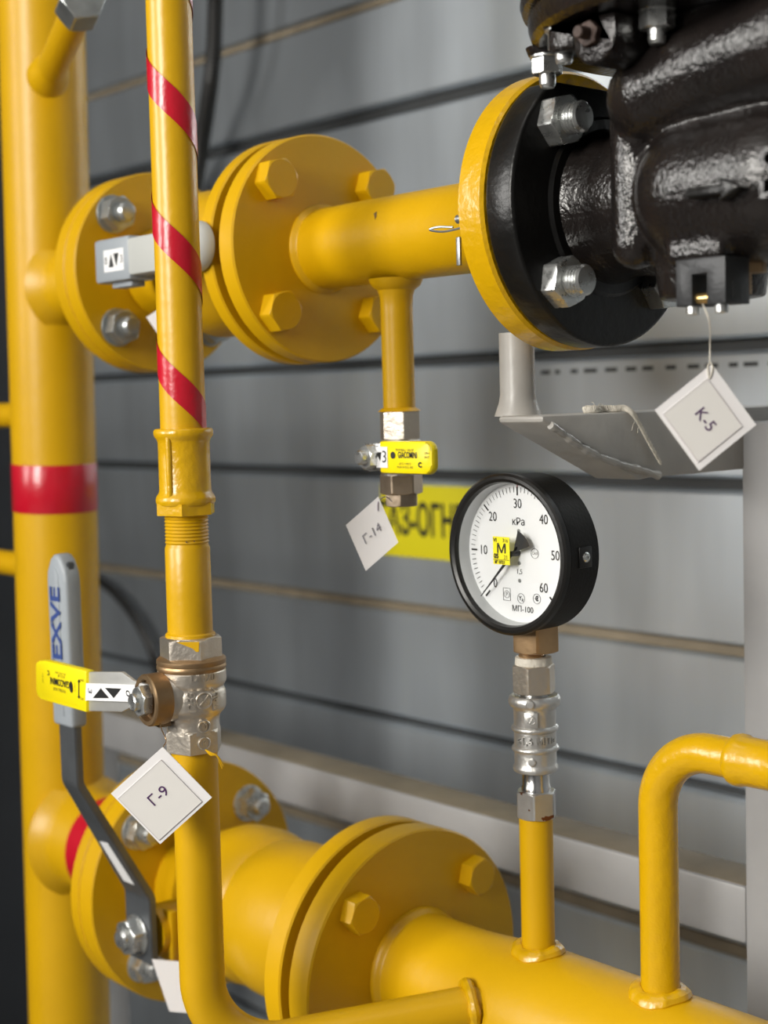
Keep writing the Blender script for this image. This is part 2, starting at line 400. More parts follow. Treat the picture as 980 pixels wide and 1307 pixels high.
# ================================================================== SUPPORT FRAME
def frame_():
    zt, zb = -.0142, -.0562; xa, xb = -.6246, -.588; yc = .84
    r = thing('support_frame', 'grey welded steel support frame carrying the black gas valve in front of the wall', 'support frame', (-.57, .86, FLOORZ))
    ytip, ycut = .642, .742
    b = MB(); b.prism([(ytip, zt-.004), (ytip, zt), (WY, zt), (WY, zb), (ycut, zb), (ycut-.012, zb-.001)], (xa, 0, 0), (0, 1, 0), (0, 0, 1), xb-xa, .0022)
    weld_pts = [Vector((xb+.0005, ytip+.006, zt-.006)), Vector((xb+.0005, .69, zt-.026)), Vector((xb+.0005, ycut+.006, zb+.001))]
    b.build('boom', M['greypaint'], r)
    w = MB(); P = spline(weld_pts, 24)
    w.tube(P, .0035, 10, rfun=lambda t: .0024+.0003*math.sin(t*33)+.0003*math.sin(t*71)); w.build('weld_bead', M['greypaint'], r)
    p0 = onY(661, 525, ytip+.020); p1 = onY(659, 440, ytip+.020)
    b = MB(); cx, cy = p0.x, ytip+.020
    b.lathe([(0, 0), (.0145, 0), (.0135, .003), (.0117, .008), (.0108, .013), (.0108, .0505), (0, .0505)], (cx, cy, zt-.0005), ZAX, 40); b.build('leg', M['greypaint'], r)
    b = MB(); b.box((-.590, yc, FLOORZ), (-.548, yc+.042, zt-.01), .003); b.build('column', M['framepaint'], r)
    b = MB(); b.box((-1.52, yc-.0005, -.386), (-.589, yc+.0415, -.345), .003); rl = b.build('lower_rail', M['framepaint'], r)
    b = MB(); b.box((-1.52, yc+.002, -.3452), (-.591, yc+.040, -.3446), .0002); b.build('dust', M['seam_brown'], rl)
    b = MB(); b.box((-1.52, yc, FLOORZ), (-1.48, yc+.041, -.3855), .003); b.build('column', M['framepaint'], r)
    # twine
    ye = onX(803, 527, xb).y
    top = lambda px, dx: Vector((xb-dx, onX(px, 527, xb-dx).y, zt+.0022))
    pts = [top(747, .010), top(760, .006), top(768, .008), top(786, .004), top(797, .0015), Vector((xb+.0026, ye, zt-.001)), onX(816, 541, xb+.0030), onX(828, 564, xb+.0034), onX(843, 591, xb+.0036)]
    t = MB(); P = spline(pts, 24); n = len(P)
    for ph in (0, 2.1, 4.2):
        Q = [p+Vector((0, math.cos(i*.55+ph), math.sin(i*.55+ph)))*(.0013*(1-.4*i/n)) for i, p in enumerate(P)]
        t.tube(Q, .0012, 8, rfun=lambda u: .0015*(1-.55*u))
    for k in range(9):
        i = random.randrange(5, n-2); d = Vector((random.uniform(-.2, .6), random.uniform(-1, 1), random.uniform(-1, .6))).normalized()
        t.tube([P[i], P[i]+d*.005, P[i]+d*.007+Vector((0, 0, -.002))], .00018, 5)
    tag(t.build('twine', M['twine']), 'short frayed length of off-white twine lying over the grey boom', 'twine')
frame_()

# ================================================================== flange helpers
def bolt_circle(n, r, a0): return [(r*math.cos(a0+2*PI*k/n), r*math.sin(a0+2*PI*k/n)) for k in range(n)]
def flange(mb, x0, x1, y, z, R, bev=.0012): mb.disc(R, (x0, y, z), XAX, x1-x0, bev, 96)

# ================================================================== RISER (far left)
PY, PZ = .668, .104
LY, LZ = .671, -.398
def riser():
    top = onY(51, -60, PY); bot = onY(90, 1340, PY)
    xa, xb = top.x, bot.x
    X = lambda z: xa+(xb-xa)*(top.z-z)/(top.z-bot.z)
    R = .0378
    r = thing('riser_pipe', 'thick yellow vertical riser pipe with a red band at the far left', 'pipe', (xb, PY, FLOORZ))
    ax = Vector((xa-xb, 0, top.z-bot.z)).normalized()
    b = MB(); base = Vector((X(FLOORZ), PY, FLOORZ)); L = (1.0-FLOORZ)
    b.lathe([(0, 0), (R, 0), (R, L), (0, L)], base, ax, 72)
    # stubs to the two flanges (welded saddles)
    for (py, pz, rr, x1) in ((PY, PZ, .0285, -1.056), (LY, LZ, .0445, -1.045)):
        x0 = X(pz)
        b.lathe([(rr*.9, 0), (rr+.012, R*.78), (rr+.003, R*1.05), (rr, R*1.25), (rr, x1-x0+.002)], (x0, py, pz), XAX, 64)
    b.build('pipe', M['yellow'], r)
    za, zb2 = onY(64, 594, PY-.03).z, onY(66, 657, PY-.03).z
    c = Vector((X(za), PY, za)); b = MB(); b.lathe([(R+.0004, 0), (R+.0007, .0005), (R+.0007, za-zb2-.0005), (R+.0004, za-zb2)], c, -ax, 72); lab(b.build('red_band', M['red'], r), 'red tape band round the riser')
    b = MB(); b.lathe([(.0444, -1.152), (.0450, -1.152), (.0450, -1.100), (.0444, -1.100)], (0, LY, LZ), XAX, 64); lab(b.build('red_band', M['red'], r), 'red tape band on the lower stub')
    b = MB(); flange(b, -1.0565, -1.0415, PY, PZ, .08); b.build('flange', M['yellow'], r)
    b = MB(); flange(b, -1.0455, -1.0325, LY, LZ, .1); b.build('flange', M['yellow'], r)
    # slanted test nozzle with steel cap
    p0 = onY(64, 92, PY-.03); p1 = onY(106, -2, PY-.075); d = (p1-p0).normalized(); L = (p1-p0).length
    b = MB(); b.lathe([(0, -.012), (.018, -.012), (.0165, 0), (.0125, .007), (.0122, .012), (.0122, L), (0, L)], p0, d, 40); nz = b.build('nozzle', M['yellow'], r)
    b = MB(); b.hexa(p0+d*(L-.024), d, .031, .026, bot=True, rot=.4); lab(b.build('cap', M['bluezinc'], nz), 'grey steel hexagon cap')
    # two thin cross pipes going off to the left
    for y_ in (530, 718):
        q = onY(8, y_, PY); b = MB(); b.tube([(X(q.z)-R*.8, PY, q.z), (XL+.002, PY, q.z)], .0118, 28); b.build('cross_pipe', M['yellow'], r)
riser()

# ================================================================== UPPER FLANGED BALL VALVE
def upper_valve():
    r = thing('flanged_ball_valve', 'yellow flanged ball valve with short grey lever on the upper pipe, behind the striped pipe', 'valve', (-.94, PY, PZ-.08))
    for q0, q1 in ((-1.0405, -1.0245), (-.8540, -.8410)):
        b = MB(); flange(b, q0, q1, PY, PZ, .08); b.build('flange', M['yellow'], r)
    b = MB(); b.lathe([(.030, -1.0255), (.036, -1.022), (.0335, -1.0), (.036, -.985), (.050, -.965), (.056, -.94), (.050, -.915), (.038, -.895), (.034, -.875), (.038, -.854)], (0, PY, PZ), XAX, 64); b.build('body', M['yellow'], r)
    b = MB(); b.disc(.051, (-.8415, PY, PZ), XAX, .0085, .0003, 64); b.build('gasket', M['bronze'], r)
    for y, z in bolt_circle(4, .0625, PI/4):
        w = MB(); o = Vector((-1.0245, PY+y, PZ+z)); w.disc(.0150, o, XAX, .0025, .0004, 36); w.hexa(o+XAX*.0025, XAX, .024, .012, rot=.2)
        w.lathe([(.0078, 0), (.0078, .007), (.006, .0095), (0, .0105)], o+XAX*.0145, XAX, 32); w.build('nut', M['bluezinc'], r)
    yl = .585
    c = onY(252, 314, yl)
    b = MB(); b.lathe([(.0, .001), (.0060, .001), (.0060, .03), (.0105, .034), (.0105, .07)], (c.x, yl, c.z), YAX, 40); b.build('stem', M['yellow'], r)
    b = MB(); b.lathe([(0, -.0095), (.010, -.0095), (.0150, -.006), (.0172, -.001), (.0172, .0025), (0, .0025)], (c.x, yl, c.z), YAX, 40); lab(b.build('cap', M['lightgrey'], r), 'pale round cap on the stem')
    g0 = onY(127, 331, yl); gm = onY(171, 325, yl); h = .0135
    zc = (g0.z+gm.z)/2
    lv = MB(); lv.box((gm.x-.004, yl-.004, c.z-.0135), (c.x-.004, yl+.012, c.z+.0135), .002); L = lv.build('lever', M['lightgrey'], r)
    b = MB(); b.box((g0.x, yl-.0045, c.z-.0165), (gm.x, yl+.018, c.z+.0155), .0025); b.box((g0.x+.013, yl+.002, c.z-.0205), (gm.x-.008, yl+.014, c.z-.016), .001); g = b.build('grip', M['sleeve'], L)
    b = MB(); s0 = onY(132, 315, yl-.0044); s1 = onY(158, 336, yl-.0044)
    x0, x1, z0, z1 = s0.x, s1.x, c.z-.009, c.z+.007
    b.box((x0, yl-.0046, z0), (x1, yl-.0039, z1)); lab(b.build('sticker', M['print_white'], L), 'white sticker with two black triangles')
    b = MB(); w = x1-x0; hh = z1-z0; n = Vector((0, -.0002, 0)); f = flat((x0+w/2, yl-.0048, z0+hh/2), (1, 0, 0), (0, 0, 1))
    for sgn, cx in ((1, -.12), (-1, .14)):
        t = bmesh.new(); t.faces.new([t.verts.new(f(cx*w+px*.13*w, sgn*py*.30*hh, 0)) for px, py in ((-1, -1), (1, -1), (0, 1))]); b.add(t)
    textmesh(b, '0', hh*.5, lambda x, y, z: f(x-.38*w, y, 0)); textmesh(b, '3', hh*.5, lambda x, y, z: f(x+.40*w, y, 0))
    b.build('print', M['ink'], L, smooth=False)
upper_valve()

# ================================================================== PIPE SPOOL with drip leg
DX = -.7418
def spool():
    r = thing('pipe_spool', 'short yellow horizontal pipe between two flanges with a thin drain pipe hanging below', 'pipe', (-.72, PY, PZ-.08))
    b = MB(); flange(b, -.8325, -.8165, PY, PZ, .0795); b.build('flange', M['yellow'], r)
    b = MB(); b.lathe([(.0312, -.817), (.0312, -.8155), (.0300, -.8140), (.0288, -.8130), (.0281, -.8120), (.0280, -.800), (.0282, -.785), (.0285, -.615), (.0315, -.607), (.0335, -.602)], (0, PY, PZ), XAX, 80)
    b.build('pipe', M['yellow_chip'], r)
    for y, z in bolt_circle(4, .0630, PI/4):
        o = Vector((-.8165, PY+y, PZ+z)); w = MB(); w.hexa(o, XAX, .0255, .0125, rot=.32); w.build('bolt', M['yellow'], r)
    p1 = onY(511, 524, PY)
    b = MB(); b.lathe([(.0185, .0265), (.0165, .031), (.0125, .034), (.0112, .038), (.0108, .045), (.0108, PZ-p1.z+.002), (0, PZ-p1.z+.002)], (DX, PY, PZ), -ZAX, 48); b.build('drain_pipe', M['yellow'], r)
    b = MB(); flange(b, -.6005, -.5805, PY, PZ, .0805, .0018)
    lab(b.build('flange', M['yellow_thick'], r), 'bright yellow flange against the black valve')
    q = onY(487, 281, PY-.02); n_ = (Vector((q.x, q.y, q.z))-Vector((q.x, PY, PZ))); n_ = Vector((0, n_.y, n_.z)).normalized()
    b = MB(); b.prism([(-.0022, -.0015), (0, -.003), (.0016, .001), (.001, .003), (-.0005, .0005)], Vector((q.x, PY, PZ))+n_*.0283, XAX, -n_.cross(XAX), .0003 if XAX.cross(-n_.cross(XAX)).dot(n_) > 0 else -.0003); lab(b.build('paint_chip', M['bronze'], r), 'dark chip in the paint on top of the pipe')
    # wire seal clip beside the flange
    q = onX(578, 290, -.612); c = MB()
    c.tube(spline([q+Vector((0, 0, .0)), q+Vector((-.010, -.002, .001)), q+Vector((-.016, -.003, 0)), q+Vector((-.006, -.002, -.002)), q+Vector((.008, 0, -.001))], 8), .0007, 6)
    c.lathe([(0, -.002), (.0025, -.002), (.0025, .002), (0, .002)], q+Vector((.006, 0, .004)), (1, 0, 0), 16)
    c.box(q+Vector((.003, -.001, -.022)), q+Vector((.006, .0008, -.006)), .0003); lab(c.build('seal_clip', M['bluezinc'], r), 'small steel wire clip beside the flange')
spool()

# ================================================================== SMALL DRAIN VALVE
def text_lines(mb, lines, o, xd, yd, eps=.0):
    for body, size, dx, dy, bold in lines:
        textmesh(mb, body, size, flat(Vector(o)+Vector(xd).normalized()*dx+Vector(yd).normalized()*dy, xd, yd), bold=bold)
def drain_valve():
    zt = onY(511, 524, PY).z; zl = onY(511, 560, PY).z; zm = onY(512, 606, PY).z; zb = onY(512, 643, PY).z
    r = thing('drain_valve', 'small nickel ball valve with lemon lever hanging under the thin yellow drain pipe', 'valve', (DX, PY, zb))
    O = Vector((DX, PY, 0))
    b = MB(); b.hexa(O+ZAX*zl, ZAX, .0245, zt-zl, ref=(.75, -.66, 0), top=True, rot=-.16); b.build('hex_end', M['nickel'], r)
    lab(r.children[0], 'hexagon end under the painted pipe')
    # dab of yellow paint on the upper hexagon
    b = MB(); b.lathe([(.0146, 0), (.0133, .0012), (.0118, .0022), (.0109, .0026)], O+ZAX*(zt-.0005), ZAX, 36); b.build('paint_dab', M['yellow'], r)
    b = MB(); b.lathe([(.011, zl+.001), (.0145, zl-.002), (.0155, zl-.008), (.0155, zm+.006), (.0138, zm+.002), (.0138, zm), (.011, zm-.001)], O, ZAX, 40)
    b.lathe([(.0085, 0), (.0085, .024), (0, .024)], (DX-.002, PY, (zl+zm)/2), (-.12, -1, 0), 32); b.build('body', M['nickel'], r)
    zb2 = zb+.0068
    b = MB(); b.hexa(O+ZAX*zb2, ZAX, .0255, zm-zb2, ref=(.75, -.66, 0), bot=True, top=False, rot=-.58); b.build('hex_end', M['oldnickel'], r)
    b = MB(); b.hexa(O+ZAX*(zb-.0015), ZAX, .0205, .009, ref=(.75, -.66, 0), bot=True, rot=.1); b.build('plug', M['oldnickel'], r)
    yl = PY-.034
    a0 = onY(486, 583, yl); a1 = onY(553, 585, yl); zc = onY(519, 584, yl).z; hh = .0105
    Lr = MB(); pl = []
    for k in range(9): a = -PI/2+PI/2*k/8; pl.append((a1.x-.006+.006*math.cos(a), zc-hh+.006+.006*math.sin(a)))
    for k in range(9): a = PI/2*k/8; pl.append((a1.x-.006+.006*math.cos(a), zc+hh-.006+.006*math.sin(a)))
    pl += [(a0.x, zc+hh), (a0.x, zc-hh)]
    Lr.prism(pl, (0, yl+.005, 0), XAX, ZAX, .0065, .0018); L = Lr.build('lever', M['handle_yellow'], r)
    nn = onY(470, 581, yl-.004)
    b = MB(); b.box((nn.x-.009, yl+.0005, zc-.009), (a0.x+.004, yl+.003, zc+.009), .0006); lab(b.build('lever_plate', M['zinc'], L), 'bare steel plate of the lever')
    b = MB(); o = Vector((nn.x, yl, zc)); b.hexa(o, (-.12, -1, 0), .0145, .007, rot=.2); b.lathe([(.0048, .006), (.0048, .011), (.004, .012), (0, .012)], o, (-.12, -1, 0), 24); b.build('nut', M['zinc'], r)
    f = yl-.0017
    s0 = onY(480, 572, f).x; s1 = onY(495, 592, f).x
    b = MB(); b.box((s0, f-.0004, zc-.0068), (s1, f+.0010, zc+.0068)); b.build('sticker', M['print_white'], L)
    b = MB(); F = flat(((s0+s1)/2, f-.0006, zc), XAX, ZAX); w = s1-s0
    t = bmesh.new(); t.faces.new([t.verts.new(F(x*w, y*.013, 0)) for x, y in ((-.45, .25), (0, .25), (-.12, -.2))]); b.add(t)
    textmesh(b, '3', .011, lambda x, y, z: F(x+.25*w, y, 0))
    m = (s1+a1.x)/2
    text_lines(b, [], Vector((s1, f-.0003, zc+.0015)), XAX, ZAX)
    text_lines(b, [('R910 BALL VALVE', .0022, m-s1-.004, .0048, 0), ('-20°C +185°C', .0020, m-s1-.004, -.0040, 0), ('PN35 W.O.G. 600', .0020, m-s1-.004, -.0062, 0), ('C', .0045, m-s1+.010, -.0045, .0002), ('OPEN', .0018, m-s1+.0165, .003, 0), ('SHUT', .0018, m-s1+.0165, .0005, 0)], Vector((s1, f-.0003, zc)), XAX, ZAX)
    xg = onY(520, 580, f).x; textmesh(b, 'GIACOMINI', .0056, flat((xg, f-.0003, zc+.0015), XAX, ZAX), bold=.00008, xs=.62)
    b.lathe([(0, 0), (.0022, 0), (.0022, .0002)], (s1+.0052, f-.0002, zc+.0015), -YAX, 24)
    b.build('print', M['ink'], L, smooth=False)
drain_valve()

# ================================================================== BLACK CAST VALVE (K-5)
def black_valve():
    cx = -.44
    r = thing('gas_valve', 'heavy black cast iron gas valve with embossed arrow, bolted to the bright yellow flange', 'valve', (cx, PY, PZ-.08))
    XB = -.352                                    # far flange, past the frame
    # near flange with a flat cut on top
    b = MB(); Rf = .0795
    pts = []; flat_z = .0665
    a_c = math.asin(flat_z/Rf)
    for k in range(97):
        a = PI-a_c+(PI+2*a_c)*k/96; pts.append((Rf*math.cos(a), Rf*math.sin(a)))
    for x0, x1 in ((-.5790, -.5585), (-.3215, -.3010)):
        b = MB(); b.prism(pts, (x0, PY, PZ), YAX, ZAX, x1-x0, .0022, 3)
        b.disc(.051, (-.5600 if x0 < -.5 else -.3240, PY, PZ), XAX, .004, .0018, 72)
        b.build('flange', M['black_smooth'], r)
    # body casting: union of rounded solids, remeshed so that they run into one another
    b = MB()
    b.lathe([(0, -.562), (.046, -.562), (.043, -.553), (.0405, -.540), (.0425, -.515), (.046, -.49), (.046, -.39), (.0425, -.365), (.0405, -.340), (.043, -.327), (.046, -.318), (0, -.318)], (0, PY, PZ), XAX, 48)
    def rbox(lo, hi, bev): b.prism([(lo[0], lo[2]), (hi[0], lo[2]), (hi[0], hi[2]), (lo[0], hi[2])], (0, hi[1], 0), XAX, ZAX, hi[1]-lo[1], bev, 5)
    rbox((-.506, .612, .064), (-.374, .740, .182), .012)
    for xr in (-.4945, -.3855):                                                 # upright ribs at the two ends
        b.tube([(xr, .6135, .072), (xr, .6135, .160)], .0125, 24); b.sphere((xr, .6135, .074), .0125)
    b.tube([(-.483, .610, .147), (-.44, .611, .155), (-.392, .611, .161)], .024, 36, rfun=lambda t: .0225+.005*t)   # shiny shoulder
    b.sphere((-.482, .611, .147), .0222); b.sphere((-.392, .611, .161), .0270)
    b.tube([(-.4545, .624, .098), (-.414, .624, .098)], .0385, 48)             # bulge that carries the arrow
    b.sphere((-.4545, .624, .098), .0385); b.sphere((-.414, .624, .098), .0385)
    b.box((-.462, .5945, .060), (-.4275, .640, .088), .002)                    # pad above the sensor block
    b.lathe([(0, 0), (.027, 0), (.030, .02), (.03, .04), (0, .04)], (-.466, .640, .045), ZAX, 36)
    b.lathe([(.0, 0), (.070, 0), (.070, .02), (.070, .03), (0, .03)], (-.440, PY, .158), ZAX, 64)   # neck below the lid
    body = b.build('body', M['black_cast'], r)
    m = body.modifiers.new('remesh', 'REMESH'); m.mode = 'VOXEL'; m.voxel_size = .0018; m.use_smooth_shade = True
    s = body.modifiers.new('smooth', 'SMOOTH'); s.factor = .5; s.iterations = 9
    # lug on the body side with a rusty stud
    b = MB(); pl = []
    q = onY(757, 46, .568); zt = .1815
    for k in range(19): a = PI+PI*k/18; pl.append((q.x+.0135*math.cos(a), q.z+.0135*math.sin(a)))
    pl += [(q.x+.0135, zt), (q.x-.030, zt), (q.x-.030, zt-.012), (q.x-.0135, zt-.0125)]
    b.prism(pl, (0, .600, 0), XAX, ZAX, .032, .0018); b.build('lug', M['black_cast'], r)
    b = MB(); b.hexa(Vector((q.x-.001, .5685, q.z+.001)), -YAX, .0112, .0042, rot=.3); b.lathe([(.0031, 0), (.0031, .0105), (.0026, .0112), (0, .0112)], (q.x-.001, .5685, q.z+.001), -YAX, 24)
    lab(b.build('stud', mat('rusty_stud', (.055, .034, .027), .55, .3, .4, 300, .3, 80), r), 'rusty brown stud and nut on the lug')
    # lid
    lc = Vector((-.4535, .672, 0)); Rl = .1262; dz = -.004
    b = MB(); b.lathe([(q[0], q[1]+dz) for q in [(0, .186), (Rl-.0085, .186), (Rl-.0045, .1885), (Rl-.0030, .193), (Rl-.0028, .1985), (Rl-.0045, .1995), (Rl-.0045, .2005), (Rl, .2015), (Rl+.0012, .205), (Rl+.0005, .2105), (Rl-.003, .2135), (Rl-.02, .215), (.06, .226), (0, .230)]], lc, ZAX, 96); b.build('lid', M['black_cast'], r)
    # bosses under the lid with their nuts
    for k, (px, py, zz) in enumerate(((698, 71, .1805), (719, 37, .1825), (838, 10, .1835))):
        o = onZ(px, py, zz)
        bb = MB(); bb.lathe([(.0115, .004), (.0105, .001), (.0100, 0), (0, 0)], o, ZAX, 32); bb.build('boss', M['black_cast'], r)
        n = MB(); n.disc(.0093, o-ZAX*.0016, ZAX, .0016, .0003, 32); n.hexa(o-ZAX*.0016, -ZAX, .0150, .0085, ref=(.75, -.66, 0), top=True, rot=.7+k*.35)
        n.lathe([(.0046, 0), (.0044, .0055), (.0036, .0072), (0, .0075)], o-ZAX*.0100, -ZAX, 24); n.build('nut', M['zinc'], r)
    # studs with nuts on the near flange
    for i, (y, z) in enumerate(bolt_circle(4, .0622, PI/4)):
        o = Vector((-.5585, PY+y, PZ+z)); n = MB(); n.hexa(o, XAX, .0255, .0108, bot=False, rot=(.05, .3, .15, .42)[i])
        n.lathe([(.0082, .0)]+[(.0086-(.0013 if k % 3 == 0 else 0), .0106+k*.00075) for k in range(14)]+[(.0074, .0216), (0, .0220)], o, XAX, 36)
        n.build('stud_nut', M['zinc'], r)
    # embossed arrow and characters
    b = MB(); yq = .5822; f0 = onY(880, 247, yq); f1 = onY(948, 234, yq); L = f1.x-f0.x
    w = .0042
    pl = [(0, -w*.55), (L*.66, -w*.55), (L*.62, -w*1.35), (L, 0), (L*.62, w*1.35), (L*.66, w*.55), (0, w*.55)]
    b.prism(pl, (f0.x, yq+.008, f0.z-.0005), XAX, ZAX, .0115, .0012); b.build('arrow', M['black_smooth'], r)
    b = MB(); q = onY(979, 222, yq)
    textmesh(b, '50', .027, flat((q.x+.007, yq+.002, q.z), (0, 0, 1), (-1, 0, 0)), depth=.0035); b.build('cast_figures', M['black_cast'], r)
    # sensor block
    yb0, yb1 = .5935, .6135
    c0 = onY(862, 334, yb0); c1 = onY(925, 330, yb0); zb = onY(862, 392, yb0).z; zt = c0.z+.0005
    x0, x1 = c0.x, c1.x; w = x1-x0
    b = MB(); b.prism([(x0, zb), (x0+w*.33, zb), (x0+w*.33, zt-.0075), (x0+w*.63, zt-.0075), (x0+w*.63, zb), (x1, zb), (x1, zt), (x0, zt)], (0, yb1, 0), XAX, ZAX, yb1-yb0, .0005)
    bl = b.build('sensor_block', M['anodised'], r)
    b = MB(); b.box((x1-.0002, yb0+.006, zb+.003), (x1+.0004, yb0+.0115, zb+.0105)); b.build('slot', M['ink'], bl)
    for fx in (.22, .80):
        b = MB(); b.disc(.0033, (x0+w*fx, yb0+.005, zb-.0042), ZAX, .0046, .0006, 24); b.build('screw', M['zinc'], bl)
    b = MB(); b.tube([(x0+w*.30, yb0+.005, zb+.0035), (x0+w*.68, yb0+.005, zb+.0035)], .0026, 20); lab(b.build('pin', M['goldbrass'], bl), 'small brass pin in the slot of the block')
    # bottom plug behind the block
    b = MB(); b.lathe([(.0045-(.0004 if k % 2 else 0), k*.001) for k in range(12)]+[(0, .012)], onY(948, 360, .625)-ZAX*.006, ZAX, 24); q = onY(958, 338, .625); b.hexa(q-ZAX*.004, ZAX, .014, .009, rot=.2); lab(b.build('drain_plug', M['bronze'], r), 'brownish drain plug behind the sensor block')
black_valve()

# ================================================================== STRIPED PIPE (front) and its fittings
FY = .49
def fp(py): return onY(215+py*.0345, py, FY)
fdir = (fp(0)-fp(900)).normalized()                 # up the pipe
def fpt(py): return fp(py)
def lathe_px(mb, prof, seg=64, ax=None, rad=None):
    """profile of (radius, pixel row) along the striped pipe's axis"""
    o = fpt(1000); return mb.lathe([(rr, (fpt(y)-o).length*(1 if y < 1000 else -1)) for rr, y in prof], o, fdir, seg, ref=(.75, -.66, 0), rad=rad)
def striped():
    r = thing('striped_pipe', 'slim yellow vertical pipe spiralled with red tape in the foreground', 'pipe', fpt(812))
    b = MB(); lathe_px(b, [(0, 552), (.0135, 552), (.0133, 300), (.0132, -60), (.0132, -3500), (0, -3500)]); b.build('pipe', M['yellow_chip'], r)
    for py, px, rr in ((129, 211.5, .0008), (130, 214.5, .0009), (692, 238, .0006), (691, 248, .0005)):
        c = fpt(py); q = at(px, py, .8); d = ray(px, py); tt = (c-q).dot(d)/d.dot(d); h = q+d*tt-c; R_ = .01345 if py < 500 else .0136
        w_ = h.length; n_ = (h-d.normalized()*math.sqrt(max(0, R_*R_-w_*w_))).normalized()
        b = MB(); b.lathe([(0, 0), (rr, 0), (rr*.8, .00025), (0, .0003)], c+n_*(R_-.0001), n_, 9); lab(b.build('paint_chip', M['bronze'], r), 'tiny dark chip in the paint')
    # spiral tape
    o = fpt(1000); P = (fpt(0)-fpt(185)).length; hw = .0098; R = .0134
    Mx = frame(o, fdir, RT); t = bmesh.new(); n = 48; turns = []
    zend = (fpt(515)-o).length
    # angle measured from the right-hand side of the view towards the viewer
    a_right = 0.0; prev = None
    # at angle pi (left edge seen from the camera) the band centre sits at pixel row 447 -> height
    zl = (fpt(450)-o).length
    vs = []
    for i in range(-n*6, 30):
        a = 2*PI*i/n
        # going up as the angle grows: right edge (a=0) is half a pitch below the left edge (a=-pi seen in front)
        row = []
        for k in range(5):
            s_ = -1+k*.5
            h = zl-P*(i/n)+s_*hw
            ang = PI+a
            rr = R+.0005
            row.append(t.verts.new((rr*math.cos(ang)*1, rr*math.sin(ang)*(1), h)))
        vs.append(row)
    for A, B in zip(vs, vs[1:]):
        for k in range(4): t.faces.new((A[k], A[k+1], B[k+1], B[k]))
    s = MB(); s.add(t, Mx); lab(s.build('spiral_tape', M['red'], r), 'glossy red tape wound in a spiral')
    # coupling
    b = MB(); lathe_px(b, [(.0135, 546), (.0168, 547), (.0176, 549.5), (.0177, 553), (.0172, 557), (.0160, 560), (.0154, 564), (.0153, 580), (.0154, 625), (.0159, 629), (.0170, 632), (.0177, 636), (.0177, 640), (.0168, 643.5), (.0128, 645)])
    o2 = fpt(600); Mf = frame(o2, fdir, RT)
    for a in (-2.05, ):
        d = (Mf.to_3x3() @ Vector((math.cos(a), math.sin(a), 0)))
        b.tube(spline([fpt(553)+d*.0150, fpt(566)+d*.0153, fpt(622)+d*.0153, fpt(636)+d*.0150], 8), .0020, 12)
    cp = b.build('coupling', M['yellow_thick'], r)
    b = MB(); oz = fpt(656); b.hexa(oz, fdir, .0318, (fpt(641)-oz).length, ref=(.75, -.66, 0), top=False, rot=.0); b.build('lock_nut', M['yellow_thick'], r)
    b = MB(); prof = [(0, 650), (.0126, 650)]
    for k in range(9):
        y = 656+k*4.4; prof += [(.0131, y), (.0124, y+2.2)]
    prof += [(.0130, 697), (.0134, 699), (.0135, 760), (.0135, 806), (.0148, 808), (.0150, 811), (.0135, 812), (0, 812)]
    lathe_px(b, prof); b.build('nipple', M['yellow_chip'], r)
striped()

